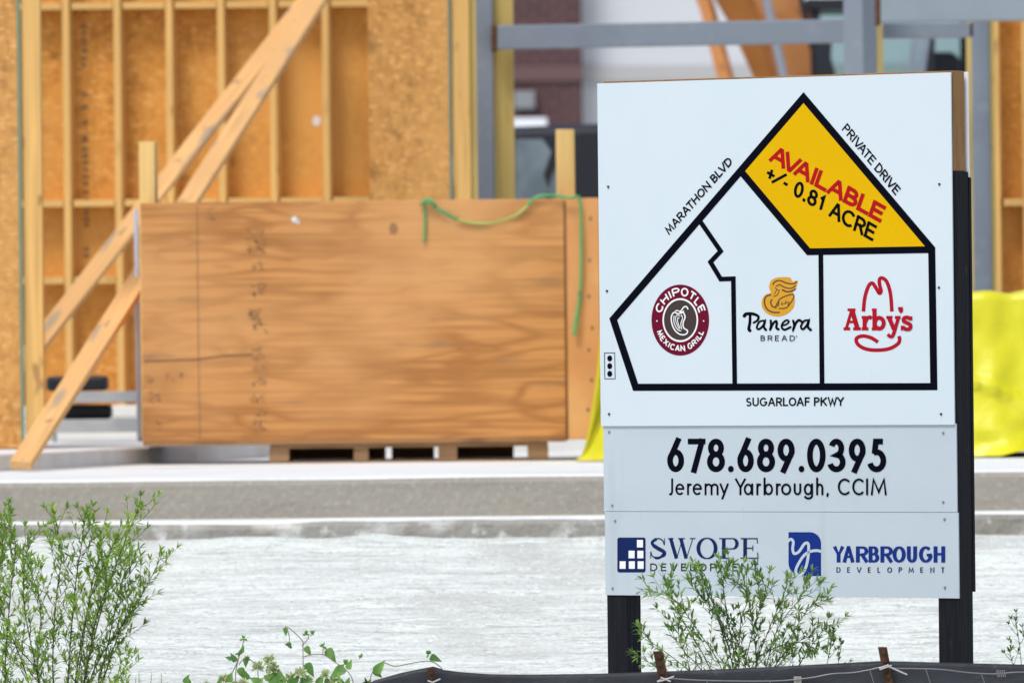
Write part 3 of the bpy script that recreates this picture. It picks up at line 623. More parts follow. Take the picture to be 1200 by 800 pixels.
ul2, ur2 = (uv(705.5, 505)[0]+uv(708, 698)[0])/2, (uv(1119, 505)[0]+uv(1122, 698)[0])/2
print('SIGN', ul, ur, vt, v1, v2, v3, 'corner v', [round(uv(*q)[1], 4) for q in ((699.5, 97), (1115, 86), (704, 499), (1117, 497.5), (708, 698), (1122, 699.5))], [round(uv(*q)[0], 4) for q in ((699.5, 97), (704.5, 498), (708, 698), (1115, 87), (1117.5, 498), (1122, 699.5))])
gzv = .2-S0.z
def slab(u0, u1, va, vb, n0, n1):
    return MB().hexa([P3(u0, va, n1), P3(u1, va, n1), P3(u1, va, n0), P3(u0, va, n0), P3(u0, vb, n1), P3(u1, vb, n1), P3(u1, vb, n0), P3(u0, vb, n0)])
sg = thing('lot_sale_sign', 'white site plan sign board with a yellow available lot on black posts', 'sign', S0+V*gzv)
PT = .006
top = slab(ul, ur, v1, vt, -PT, 0).build('plan_panel', M['panel'], sg)
mid = slab(ul2, ur2, v2+.0008, v1+.004, -.0122, -.0065).build('contact_panel', M['panel_old'], sg)
low = slab(ul2+.003, ur2+.004, v3, v2-.0008, -.0123, -.0066).build('logo_panel', M['panel_old'], sg)
PD = .089; n0 = -.0125
vpt = uv(1115, 201)[1]
for (pa_, pb_, nm) in ((ul2+.004, ul2+.093, 0), (ur2-.086, ur2+.004, 1)):
    slab(pa_, pb_, gzv-.3, vpt, n0-PD, n0).build('post', M['blackpost'], sg, bevel=.003)
slab(ur2-.02, ur2+.0055, uv(1120, 694)[1], vpt-.02, n0-PD-.0155, n0-PD-.002).build('rear_trim', M['blackpost'], sg)
slab(ul+.02, ur+.001, vpt+.002, vt+.0065, n0-PD+.012, n0).build('header_board', M['brownwood'], sg, bevel=.002)
slab(ul, ur+.006, v1, vt+.004, n0-PD-.010, n0-PD-.003).build('rear_panel', M['white'], sg)
slab(ul2, ur2-.03, v3, v1-.0005, n0-PD-.010, n0-PD-.003).build('rear_panel', M['panel_old'], sg)
for k, (px, py) in enumerate(((713, 219), (711.5, 341), (714, 485), (1101, 216), (1100.5, 337), (1103, 485), (714, 506), (717.5, 592), (721, 610), (718, 689), (1105.5, 507), (1105.5, 588), (1107, 608), (1107.5, 688))):
    b = MB(); c = sp(px, py, .0002 if k < 6 else -.0062); b.cyl(c, c+N*.003, .0045, 10); b.build('screw', M['darkscrew'] if k < 6 else M['screw'], top if k < 6 else (mid if k in (6, 7, 10, 11) else low))

# --- artwork: strokes and shapes given in photo pixels, laid on the sign's plane
class Art:
    def __init__(s, lift): s.mb = MB(); s.l = lift
    def step(s): s.l += .00006
    def poly(s, pts, mi=0):
        s.step(); s.mb.add([sp(x, y, s.l) for x, y in pts], [tuple(range(len(pts)))], mi)
    def ell(s, cx_, cy, rx, ry, mi=0, n=40): s.poly([(cx_+rx*math.cos(2*math.pi*i/n), cy+ry*math.sin(2*math.pi*i/n)) for i in range(n)], mi)
    def stroke(s, pts, w, mi=0, closed=False, nib=None, cap=None, lim=2.4):
        pts = [Vector((p[0], p[1])) for p in pts]; q = [pts[0]]
        for p in pts[1:]:
            if (p-q[-1]).length > 1e-4: q.append(p)
        pts = q; n = len(pts)
        if closed and (pts[0]-pts[-1]).length < 1e-3: pts.pop(); n -= 1
        ws = w if isinstance(w, list) else [w]*n
        Lp, Rp = [], []
        for i in range(n):
            a = pts[i]-pts[i-1] if (i or closed) else pts[1]-pts[0]
            b_ = pts[(i+1) % n]-pts[i] if (i < n-1 or closed) else pts[-1]-pts[-2]
            a = a.normalized(); b_ = b_.normalized(); t = a+b_
            t = t.normalized() if t.length > 1e-3 else a
            m = Vector((-t.y, t.x)); na = Vector((-a.y, a.x)); f = min(lim, 1/max(.2, m.dot(na)))
            ww = ws[int(i*len(ws)/n)] if len(ws) != n else ws[i]
            if nib: ww = nib[0]+(nib[1]-nib[0])*abs(t.y)**1.6
            Lp.append(pts[i]+m*ww/2*f); Rp.append(pts[i]-m*ww/2*f)
        s.step(); vs = [sp(p.x, p.y, s.l) for p in Lp]+[sp(p.x, p.y, s.l) for p in Rp]
        s.mb.add(vs, [(i, (i+1) % n, n+(i+1) % n, n+i) for i in range(n if closed else n-1)], mi)
        if cap == 'round':
            for p, ww in ((pts[0], ws[0]), (pts[-1], ws[-1])): s.ell(p.x, p.y, ww/2, ww/2, mi, 14)
    def build(s, name, mats, parent): return s.mb.build(name, mats, parent)
def arc(cx_, cy, rx, ry, a0, a1, n=18):
    return [(cx_+rx*math.cos(R(a0+(a1-a0)*i/n)), cy+ry*math.sin(R(a0+(a1-a0)*i/n))) for i in range(n+1)]
# skeleton letters in the unit box, y up
def G():
    g = {}
    g['A'] = [[(0, 0), (.45, 1), (.55, 1), (1, 0)], [(.19, .33), (.81, .33)]]
    g['B'] = [[(0, 0), (0, 1)], [(0, 1), (.45, 1)]+arc(.45, .76, .42, .24, 90, -90)+[(0, .52)], [(0, .52), (.5, .52)]+arc(.5, .26, .5, .26, 90, -90)+[(0, 0)]]
    g['C'] = [arc(.55, .5, .55, .5, 42, 318, 26)]
    g['D'] = [[(0, 0), (0, 1)], [(0, 1), (.35, 1)]+arc(.35, .5, .65, .5, 90, -90)+[(0, 0)]]
    g['E'] = [[(0, 0), (0, 1)], [(0, 1), (1, 1)], [(0, .52), (.88, .52)], [(0, 0), (1, 0)]]
    g['F'] = [[(0, 0), (0, 1)], [(0, 1), (1, 1)], [(0, .5), (.88, .5)]]
    g['G'] = [arc(.52, .5, .52, .5, 45, 345, 26)+[(1, .46), (.6, .46)]]
    g['H'] = [[(0, 0), (0, 1)], [(1, 0), (1, 1)], [(0, .52), (1, .52)]]
    g['I'] = [[(.5, 0), (.5, 1)]]
    g['J'] = [[(1, 1), (1, .25)]+arc(.35, .25, .65, .27, 0, -110)]
    g['L'] = [[(0, 1), (0, 0), (1, 0)]]
    g['M'] = [[(0, 0), (.12, 1), (.5, .15), (.88, 1), (1, 0)]]
    g['N'] = [[(0, 0), (0, 1), (1, 0), (1, 1)]]
    g['O'] = [arc(.5, .5, .5, .5, 0, 360, 32)]
    g['P'] = [[(0, 0), (0, 1)], [(0, 1), (.5, 1)]+arc(.5, .74, .5, .26, 90, -90)+[(0, .48)]]
    g['R'] = g['P']+[[(.5, .48), (1, 0)]]
    g['S'] = [arc(.5, .75, .42, .25, 35, 270, 16)+arc(.5, .25, .5, .25, 90, -145, 16)[1:]]
    g['T'] = [[(.5, 0), (.5, 1)], [(0, 1), (1, 1)]]
    g['U'] = [[(0, 1), (0, .35)]+arc(.5, .35, .5, .35, 180, 360)+[(1, 1)]]
    g['V'] = [[(0, 1), (.45, 0), (.55, 0), (1, 1)]]
    g['W'] = [[(0, 1), (.26, 0), (.5, .85), (.74, 0), (1, 1)]]
    g['X'] = [[(0, 0), (1, 1)], [(0, 1), (1, 0)]]
    g['Y'] = [[(0, 1), (.5, .46), (1, 1)], [(.5, .5), (.5, 0)]]
    g['0'] = [arc(.5, .5, .5, .5, 0, 360, 32)]
    g['3'] = [arc(.46, .755, .42, .245, 160, -90, 18)+arc(.46, .26, .54, .26, 90, -165, 20)[1:]]
    g['5'] = [[(.96, 1), (.36, 1), (.25, .56)], arc(.42, .31, .58, .31, 118, -162, 22)]
    g['6'] = [arc(.5, .31, .5, .31, 0, 360, 28), [(.70, 1.03), (.06, .44)]]
    g['7'] = [[(0, 1), (1.03, 1)], [(.96, 1), (.30, -.03)]]
    g['8'] = [arc(.5, .765, .42, .235, 0, 360, 26), arc(.5, .27, .5, .27, 0, 360, 28)]
    g['9'] = [arc(.5, .69, .5, .31, 0, 360, 28), [(.30, -.03), (.94, .56)]]
    x = .66
    g['e'] = [[(.02, .36), (.97, .36)]+arc(.5, .33, .5, .33, 8, 318, 24)]
    g['r'] = [[(0, 0), (0, x)], arc(.75, .35, .75, .31, 178, 72, 10)]
    g['m'] = [[(0, 0), (0, x)], [*arc(.25, .44, .25, .22, 180, 0, 12), (.5, 0)], [*arc(.75, .44, .25, .22, 180, 0, 12), (1, 0)]]
    g['y'] = [[(0, x), (.52, .02)], [(1, x), (.26, -.29)]]
    g['a'] = [arc(.46, .33, .46, .33, 0, 360, 26), [(1, 0), (1, x)]]
    g['b'] = [arc(.54, .33, .46, .33, 0, 360, 26), [(0, 0), (0, 1.06)]]
    g['o'] = [arc(.5, .33, .5, .33, 0, 360, 26)]
    g['u'] = [[(0, x), (0, .24)]+arc(.5, .24, .5, .24, 180, 360)+[(1, x)]]
    g['g'] = [arc(.46, .33, .46, .33, 0, 360, 26), [(1, x), (1, -.08)]+arc(.5, -.08, .5, .21, 0, -150, 12)]
    g['h'] = [[(0, 0), (0, 1.06)], [*arc(.5, .42, .5, .24, 180, 0, 14), (1, 0)]]
    g['K'] = [[(0, 0), (0, 1)], [(1, 1), (0, .38)], [(.34, .58), (1, 0)]]
    g['1'] = [[(.15, .74), (.7, .98), (.7, 0)]]
    g['+'] = [[(-.1, .45), (1.1, .45)], [(.5, .10), (.5, .80)]]
    g['/'] = [[(-.9, -.06), (1.9, 1.06)]]
    g['-'] = [[(-.1, .38), (1.1, .38)]]
    g['.'] = [[(.5, 0), (.5, .06)]]
    g[','] = [[(.9, .08), (.2, -.17)]]
    return g
GL = G()
def glyph(art, ch, x0, x1, base, cap_, w, mi=0, nib=None, xf=None):
    """letter whose outer box is x0..x1 px wide from base (px) up to cap_ (px)"""
    h = w/2; hh = (nib[0] if nib else w)/2
    if ch == '.':
        q_ = [(x0+(x1-x0)*.5+a*w*.55, base-b_*w*1.1) for a, b_ in ((-1, 0), (1, 0), (1, 1), (-1, 1))]; art.poly([xf(*p) for p in q_] if xf else q_, mi); return
    for strk in GL[ch]:
        pts = [(x0+h+p[0]*(x1-x0-w), base-hh-p[1]*(base-cap_-2*hh)) for p in strk]
        cl = len(pts) > 12 and math.dist(pts[0], pts[-1]) < .01
        if not cl and len(strk) < 5 or ch in 'JLUDPBRTHEhrumba':
            pass
        # straight ends run out to the box edge
        if not cl:
            def ext(a, b_):
                d = Vector((a[0]-b_[0], a[1]-b_[1])); d.normalize(); e = hh if abs(d.y) > .5 else (h if abs(d.x) > .8 else 0)
                return (a[0]+d.x*e, a[1]+d.y*e)
            if ch not in 'CGSe035,+-/.1' : pts = [ext(pts[0], pts[1])]+pts[1:-1]+[ext(pts[-1], pts[-2])]
        if xf: pts = [xf(*p) for p in pts]
        art.stroke(pts, w, mi, cl, nib)
def word(art, s, x0, x1, base, cap_, w, gap, widths=None, nib=None, mi=0, xf=None):
    W = dict(A=1.0, B=.82, C=1.05, D=.95, E=.72, G=1.05, H=.92, I=.25, L=.68, M=1.2, N=.95, O=1.08, P=.8, R=.85, S=.8, T=.85, U=.9, V=1.0, W=1.5, X=.95, Y=.95, F=.72, K=.9)
    W[' '] = .35
    if widths: W.update(widths)
    KN = {'AV': -.26, 'VA': -.26, 'LD': 0, 'AT': -.14, 'RA': -.02, 'LV': -.16, 'WY': -.1, 'LO': -.04, 'AC': -.04, 'OA': -.06, 'AF': 0, 'VD': -.04}
    kn = [KN.get(s[i:i+2], 0) for i in range(len(s))]
    tot = sum(W[c] for c in s)+sum(kn); sc_ = (x1-x0-gap*(len(s)-1))/tot; x = x0
    for c, k in zip(s, kn):
        if c != ' ': glyph(art, c, x, x+max(W[c]*sc_, w), base, cap_, w, mi, nib, xf)
        x += (W[c]+k)*sc_+gap
def line(name, body, p0, p1, up, w, gap, mt, parent, lift, widths=None):
    """a line of grotesque capitals whose baseline runs p0 -> p1 and whose cap height is the vector up"""
    p0, p1, up = Vector(p0), Vector(p1), Vector(up); L = (p1-p0).length; d = (p1-p0)/L; h = up.length; A = Art(lift)
    def xf(x, y): q = p0+d*x+up*(-y/h); return (q.x, q.y)
    W = {'I': .26, '1': .6, '+': .75, '/': .55, '-': .5, '.': .3, '0': .75, '8': .78, 'K': .9, 'W': 1.3, 'M': 1.1, 'O': 1.05, 'L': .74, 'E': .8}
    if widths: W.update(widths)
    word(A, body, 0, L, 0, -h, w, gap, W, None, 0, xf); return A.build(name, mt, parent)

LT = .0006
A_ = Art(LT); A_.poly([(941.3, 116), (1089, 291.5), (947.5, 293.5), (870.5, 202)]); A_.build('yellow_lot', M['yellow'], top)
A_ = Art(LT+.0004)
A_.stroke([(718.6, 374), (941.6, 114.5), (1091.8, 291.5), (1094.3, 452.8), (744.8, 453.6)], 8.3, 0, True, lim=1.9)
A_.stroke([(870, 203), (947.5, 295), (1091, 292.5)], 8.0, lim=1.3)
A_.stroke([(820.5, 259.5), (844.5, 294.3), (832.5, 307), (844.5, 327), (859.3, 326.5), (861, 451)], 5.5, lim=2)
A_.stroke([(961.8, 296), (963.3, 451)], 5.6)
A_.build('plan_outline', M['vinyl'], top)
A_ = Art(LT)
A_.stroke([(708.3, 413.5), (720.3, 413.3), (720.9, 443.6), (708.8, 443.8)], .8, 0, True)
for y in (419.8, 428.8, 437.8): A_.ell(714.5, y, 2.9, 3.5)
A_.build('traffic_light_symbol', M['vinyl'], top)
line('lettering', 'AVAILABLE', (900.6, 188.4), (1031.8, 261.4), (6.8, -19.3), 4.45, .7, M['red'], top, LT+.0004)
line('lettering', '+/- 0.81 ACRE', (895.8, 209.8), (1022.6, 283), (5.2, -18.2), 3.3, 1.1, M['vinyl'], top, LT+.0004)
line('lettering', 'PRIVATE DRIVE', (986.3, 152.2), (1049.3, 229.3), (6.6, -8.0), 1.75, .9, M['vinyl'], top, LT)
line('lettering', 'MARATHON BLVD', (784.2, 275.8), (859, 190.6), (-6.0, -7.6), 1.8, .9, M['vinyl'], top, LT)
line('lettering', 'SUGARLOAF PKWY', (874, 476), (989, 475.2), (0, -10.2), 1.8, .9, M['vinyl'], top, LT)

# round maroon emblem with the pepper
A_ = Art(LT); CX, CY, RX, RY = 797.2, 375, 33.8, 41.6
A_.ell(CX, CY, RX, RY, 0, 56); A_.ell(CX, CY, RX*.617, RY*.617, 1, 48); A_.ell(CX, CY, RX*.566, RY*.566, 2, 48)
def ringtext(s, a0, a1, r0, r1, w, outward=True, wid=None):
    W = {'I': .3, ' ': .3, 'M': 1.15, 'E': .75, 'L': .7, 'T': .85}; n = len(s); tot = sum(W.get(c, 1) for c in s)+.28*(n-1); a = a0
    for c in s:
        da = (a1-a0)*W.get(c, 1)/tot; am = a+da/2
        if c != ' ':
            wd = abs(R(da))*(r0+r1)/2
            def xf(x, y, am=am, wd=wd):
                # x in 0..wd*RX, y from 0 (base) up
                rr = (r0+y*(r1-r0)) if outward else (r1-y*(r1-r0)); t = x-.5
                ang = R(am) - (t*wd/((r0+r1)/2) if outward else -t*wd/((r0+r1)/2))
                return (CX+RX*rr*math.cos(ang), CY-RY*rr*math.sin(ang))
            for strk in GL[c]:
                pts = []
                for p, q in zip(strk, strk[1:]):
                    for k in range(2): pts.append((lerp(p[0], q[0], k/2), lerp(p[1], q[1], k/2)))
                pts.append(strk[-1]); pts = [xf(.06+.88*x, .08+.84*y) for x, y in pts]
                A_.stroke(pts, w, 1)
        a += da+(a1-a0)*.28/tot
ringtext('CHIPOTLE', 163, 17, .68, .92, 1.75)
ringtext('MEXICAN GRILL', 202, 338, .71, .885, 1.35, False)
for sx_ in (-1, 1): A_.ell(CX+sx_*.81*RX, CY+1, .9, .9, 1, 10)
zc_ = lambda *L: [(750+x/7.27, 320+y/7.27) for x, y in L]
def pz(L, w, closed=False): A_.stroke(spl([(*p, 0) for p in zc_(*L)], 6, closed), w, 1, closed)
pz([(410, 308), (395, 285), (372, 290), (352, 318), (335, 330)], 1.5); pz([(375, 322), (350, 332), (318, 318), (298, 325)], 1.2)
pz([(300, 335), (325, 345), (355, 338), (372, 330)], 1.4)
pz([(372, 335), (384, 375), (368, 420), (372, 465), (405, 490), (390, 520), (345, 522), (300, 490), (272, 430), (268, 370), (290, 335), (330, 350)], 1.5)
pz([(352, 352), (362, 385), (348, 430), (355, 480)], 1.0); pz([(290, 362), (290, 420), (318, 478), (350, 492)], 1.0)
pz([(345, 365), (310, 362), (305, 410), (335, 478)], .9); pz([(335, 385), (322, 380), (322, 420), (342, 470)], .9)
A_.build('round_logo', [M['maroon'], M['whitev'], M['cocoa']], top)

# bread emblem and brushed name
zp = lambda L: [(860+x/8, 310+y/8, 0) for x, y in L]
A_ = Art(LT)
body = [(330, 215), (345, 155), (395, 125), (470, 117), (530, 125), (550, 158), (598, 150), (585, 215), (555, 252), (560, 272), (572, 330), (560, 400), (510, 455), (440, 484), (370, 482), (300, 450), (262, 390), (265, 325), (300, 280), (345, 262)]
A_.poly([(p.x, p.y) for p in spl(zp(body), 5, True)][::-1], 0)
def bz(L, w): A_.stroke([(p.x, p.y) for p in spl(zp(L), 6)], w*1.3, 1)
bz([(365, 190), (385, 162), (430, 150), (500, 175), (560, 180), (590, 160)], 1.25); bz([(395, 205), (430, 190), (480, 215), (540, 222), (580, 195)], 1.1)
bz([(450, 235), (500, 255), (550, 245), (580, 225)], 1.4); bz([(385, 215), (400, 235), (378, 278)], .7); bz([(405, 235), (425, 245), (405, 285), (370, 300)], .8)
bz([(350, 282), (300, 300), (287, 350), (305, 410), (360, 445), (430, 448)], 1.3); bz([(360, 325), (345, 350), (360, 390), (400, 405)], 1.2)
bz([(390, 395), (430, 325), (500, 290), (555, 280), (560, 310), (530, 360), (490, 405), (420, 412)], 1.0)
bz([(405, 395), (425, 350), (415, 390)], .6); bz([(455, 350), (445, 375), (475, 365)], .6); bz([(490, 335), (480, 365), (515, 350), (505, 385)], .6)
A_.build('bread_logo', [M['bread'], M['breadline']], top)
A_ = Art(LT)
def pn(L, w, n=6):
    P = [(p.x, p.y) for p in spl(zp(L), n)]; k = len(P)
    A_.stroke(P, [1.32*lerp(w[0], w[1], i/(k-1)) if not isinstance(w, float) else w for i in range(k)], 0, False, None, 'round')
pn([(152, 470), (150, 540), (140, 600), (150, 618)], (2.4, 3.0)); pn([(98, 480), (118, 462), (180, 462), (228, 485), (222, 520), (185, 545)], (3.2, 1.8))
pn([(285, 525), (240, 535), (215, 585), (235, 605), (275, 570), (292, 530), (280, 580), (300, 612)], (1.7, 2.2))
pn([(345, 525), (348, 570), (340, 608), (368, 550), (395, 530), (402, 550), (398, 590), (418, 606)], (2.0, 2.2))
pn([(445, 572), (490, 560), (515, 535), (495, 520), (460, 545), (448, 585), (475, 610), (530, 585)], (1.5, 2.0))
pn([(555, 525), (565, 570), (555, 610), (580, 548), (608, 520), (632, 532)], (2.0, 2.2))
pn([(695, 520), (655, 530), (628, 580), (648, 605), (685, 565), (702, 525), (692, 580), (720, 612)], (1.7, 2.3))
word(A_, 'BREAD', 891.2, 931.5, 399.4, 392.9, .95, 3.0); A_.ell(933.2, 394.0, .7, .7)
A_.build('lettering', M['vinyl'], top)

# red hat emblem and slab lettering
za = lambda L: [(975+x/7.27, 310+y/7.27, 0) for x, y in L]
A_ = Art(LT)
def ab(L, w, n=7): A_.stroke([(p.x, p.y) for p in spl(za(L), n)], w, 0)
ab([(267, 400), (280, 280), (310, 185), (342, 158), (372, 195), (402, 243), (418, 225), (405, 170), (405, 125), (430, 115), (468, 150), (498, 250), (510, 400)], 4.3)
ab([(392, 660), (330, 622), (260, 608), (208, 630), (222, 680), (290, 718), (390, 728), (490, 715), (560, 675), (576, 640), (570, 608)], 4.3)
def al(L, w): A_.stroke([(p[0], p[1]) for p in za(L)], w, 0, lim=1.5)
al([(120, 550), (168, 385)], 3.6); al([(168, 378), (218, 550)], 5.6); al([(132, 385), (200, 385)], 3.2); al([(98, 547), (155, 547)], 3.6); al([(180, 547), (246, 547)], 3.6); al([(140, 488), (205, 488)], 3.0)
al([(278, 437), (278, 560)], 5.0); al([(252, 449), (285, 449)], 3.4); al([(252, 547), (310, 547)], 3.6); ab([(285, 490), (300, 458), (322, 448), (338, 460)], 4.2)
al([(362, 374), (362, 560)], 5.0); al([(340, 385), (372, 385)], 3.2); al([(338, 548), (372, 548)], 3.4); A_.stroke([(p[0], p[1]) for p in za(arc(402, 499, 38, 46, 0, 360, 24))], 4.7, 0, True)
al([(462, 449), (515, 449)], 3.4); al([(535, 449), (584, 449)], 3.4); al([(484, 449), (528, 552)], 5.0); al([(566, 449), (525, 590)], 4.0); ab([(530, 570), (515, 608), (495, 612), (474, 592)], 4.0)
ab([(588, 372), (590, 392), (575, 405)], 4.0); al([(562, 374), (603, 374)], 3.6)
ab([(668, 465), (645, 450), (615, 455), (610, 480), (640, 497), (668, 515), (662, 545), (630, 550), (600, 530)], 4.4); al([(675, 440), (675, 475)], 2.6); al([(595, 520), (595, 560)], 2.6)
A_.build('hat_logo', M['crimson'], top)

# phone number and name
A_ = Art(-.0065+LT); q = lambda x: 770+x/4.138
for ch, x0_, x1_ in (('6', 49, 131), ('7', 149, 233), ('8', 242, 329), ('6', 389, 469), ('8', 484, 572), ('9', 584, 667), ('0', 727, 817), ('3', 829, 914), ('9', 929, 1011), ('5', 1026, 1111)):
    glyph(A_, ch, q(x0_), q(x1_), 552.9, 513.7, 6.7)
for x in (357.5, 700): A_.ell(q(x), 549.2, 3.3, 3.7)
A_.build('lettering', M['vinyl'], mid)
A_ = Art(-.0065+LT)
for ch, x0_, x1_ in (('J', 57, 78), ('e', 88, 133), ('r', 145, 168), ('e', 172, 218), ('m', 230, 298), ('y', 303, 347), ('Y', 378, 430), ('a', 420, 466), ('r', 481, 504), ('b', 516, 562), ('r', 576, 600), ('o', 601, 650), ('u', 662, 699), ('g', 711, 756), ('h', 771, 806), (',', 818, 834), ('C', 876, 938), ('C', 946, 1006), ('I', 1012, 1024), ('M', 1036, 1113)):
    glyph(A_, ch, q(x0_), q(x1_), 579.8, 560.3, 2.35)
A_.build('lettering', M['vinyl'], mid)

# window-square emblem with high-contrast capitals
A_ = Art(-.0066+LT)
A_.poly([(p[0], p[1]) for p in arc(726, 632, 2.6, 2.6, 180, 270, 5)+arc(753.9, 632, 2.6, 2.6, 270, 360, 5)+arc(753.9, 667.7, 2.6, 2.6, 0, 90, 5)+arc(726, 667.7, 2.6, 2.6, 90, 180, 5)], 0)
for x, y in ((230, 140), (168, 220), (233, 220), (102, 298), (170, 298), (235, 298)):
    X, Y = 710+x/6.316, 610+y/6.316; A_.poly([(X, Y), (X+7, Y), (X+7, Y+8.8), (X, Y+8.8)], 1)
A_.build('square_logo', [M['navy'], M['whitev']], low)
A_ = Art(-.0066+LT); T_, B_ = 630.2, 653.9; r_ = lambda x: 710+x/6.316
def hair(x0_, x1_, y): A_.stroke([(x0_, y), (x1_, y)], 1.2)
def didot(pts, nib=(.75, 3.3), cl=False): A_.stroke(pts, 1, 0, cl, nib)
x0_, x1_ = r_(327), r_(442); wd = x1_-x0_
S_ = [(x1_-1.6, 638.0), (x1_-3.5, 633), (x0_+wd*.5, T_+.4), (x0_+2.8, 634.6), (x0_+3.6, 638.2), (x0_+wd*.55, 642.6), (x1_-2.6, 645.8), (x1_-1.9, 649.4), (x0_+wd*.5, B_-.4), (x0_+2.6, 651), (x0_+.8, 646.0)]
A_.stroke([(p.x, p.y) for p in spl([(*p, 0) for p in S_], 7)], [1.5]*16+[3.4]*14+[4.4]*24+[3.0]*8+[1.5]*12, 0)
A_.stroke([(x1_-1.2, T_), (x1_-1.2, 638.4)], .8); A_.stroke([(x0_+.6, 645.8), (x0_+.6, B_)], .8)
xs = [r_(462)+2.6, r_(522), r_(560), r_(594), r_(650)]
A_.stroke([(xs[0], T_), (xs[1], B_)], 4.1); A_.stroke([(xs[1]+.3, B_), (xs[2]+1, T_+1)], .9); A_.stroke([(xs[2]-1, T_), (xs[3], B_)], 4.1); A_.stroke([(xs[3]+.3, B_), (xs[4]-1, T_)], .9)
hair(r_(460), r_(500), T_+.4); hair(r_(535), r_(585), T_+.4); hair(r_(622), r_(662), T_+.4)
didot([(x, y) for x, y in arc(r_(748), (T_+B_)/2, (r_(822)-r_(674))/2-1.6, (B_-T_)/2, 0, 360, 36)], (1.3, 4.4), True)
A_.stroke([(r_(872), T_), (r_(872), B_)], 4.2); hair(r_(838), r_(905), B_-.4); hair(r_(838), r_(935), T_+.4)
didot([(r_(880), T_+.4), (r_(935), T_+.4)]+[(x, y) for x, y in arc(r_(935), T_+6.4, r_(970)-r_(935), 6.0, -90, 90, 14)]+[(r_(880), T_+12.4)], (1.25, 4.0))
A_.stroke([(r_(1030), T_), (r_(1030), B_)], 4.2); hair(r_(996), r_(1122), T_+.4); hair(r_(996), r_(1126), B_-.4); hair(r_(1035), r_(1088), 641.8)
A_.stroke([(r_(1119), T_), (r_(1121), T_+6)], 1.0); A_.stroke([(r_(1122), B_-7), (r_(1126), B_)], 1.0); A_.stroke([(r_(1087), 638.6), (r_(1087), 645)], .9)
A_.build('lettering', M['navy'], low)
A_ = Art(-.0066+LT); word(A_, 'DEVELOPMENT', 762, 888.6, 668.7, 659.7, 1.35, 4.2); A_.build('lettering', M['vinyl'], low)

# blue leaf-cornered emblem with pale script y, flared capitals
zy = lambda L: [(910+x/5.714, 610+y/5.714, 0) for x, y in L]
A_ = Art(-.0066+LT)
pts = zy([(80, 75)])+zy(arc(222, 150, 76, 75, -90, 0, 8))+zy([(298, 368), (150, 368)])+zy(arc(165, 280, 85, 88, 115, 180, 8))
A_.poly([(p[0], p[1]) for p in pts], 0)
def yb_(L, w): A_.stroke([(p.x, p.y) for p in spl(zy(L), 7)], w, 1)
yb_([(72, 140), (95, 122), (112, 140), (108, 185), (118, 218), (150, 205), (185, 155), (208, 148), (215, 175), (210, 250), (192, 320), (160, 362), (132, 350), (135, 310), (180, 235), (225, 205), (270, 198), (304, 206)], 3.2)
A_.build('script_logo', [M['blue'], M['panel_old']], low)
A_ = Art(-.0066+LT); r2 = lambda x: 910+x/5.714
for ch, a, c in (('Y', 379, 452), ('A', 443, 521), ('R', 532, 614), ('B', 617, 687), ('R', 696, 778), ('O', 777, 864), ('U', 873, 940), ('G', 954, 1042), ('H', 1052, 1128)):
    glyph(A_, ch, r2(a), r2(c), 658.6, 639.7, 4.3, 0, (2.7, 4.6))
A_.build('lettering', M['blue'], low)
A_ = Art(-.0066+LT)
for ch, a, c in (('D', 402, 428), ('E', 474, 493), ('V', 538, 568), ('E', 612, 630), ('L', 676, 694), ('O', 742, 772), ('P', 818, 840), ('M', 884, 918), ('E', 963, 981), ('N', 1030, 1056), ('T', 1102, 1124)):
    glyph(A_, ch, r2(a), r2(c), 670.5, 664.2, .9, 0, (.8, 1.3))
A_.build('lettering', M['navy'], low)

# ================================================================= SILT FENCE
YF = 29.2
fn = thing('silt_fence', 'black silt fence on rusty stakes across the bottom edge', 'fence', (at(800, 790, YF).x, YF, .2))
topl = [(395, 822), (425, 803), (440, 796.5), (470, 788), (497, 782.5), (508, 780.5), (520, 784.5), (540, 787), (575, 789.5), (620, 790), (700, 789), (760, 787), (850, 783.5), (950, 778.5), (1030, 774.3), (1055, 774.6), (1120, 776.3), (1210, 778.5), (1400, 782)]
b = MB(); rows = 24; P = []
for (xa_, ya_), (xb_, yb2) in zip(topl, topl[1:]):
    n = max(1, int((xb_-xa_)/6)); P += [(lerp(xa_, xb_, i/n), lerp(ya_, yb2, i/n)) for i in range(n)]
P.append(topl[-1])
for i, (px, py) in enumerate(P):
    t_ = at(px, py, YF)
    for j in range(rows+1):
        f = j/rows; z = t_.z*(1-f)+.16*f
        wv = (.010*math.sin(px*.035+f*2.5)+.014*fbm(t_.x*1.6, f*1.2, 1.5, 3))*min(1, f*3)
        if j == 0: wv += .004
        b.v.append(Vector((t_.x, YF+wv-.06*f*f, z)))
for i in range(len(P)-1):
    for j in range(rows): q_ = i*(rows+1)+j; b.f.append((q_, q_+rows+1, q_+rows+2, q_+1)); b.m.append(0)
fo = b.build('fabric', M['fabric'], fn, smooth=True); so = fo.modifiers.new('thick', 'SOLIDIFY'); so.thickness = .0015
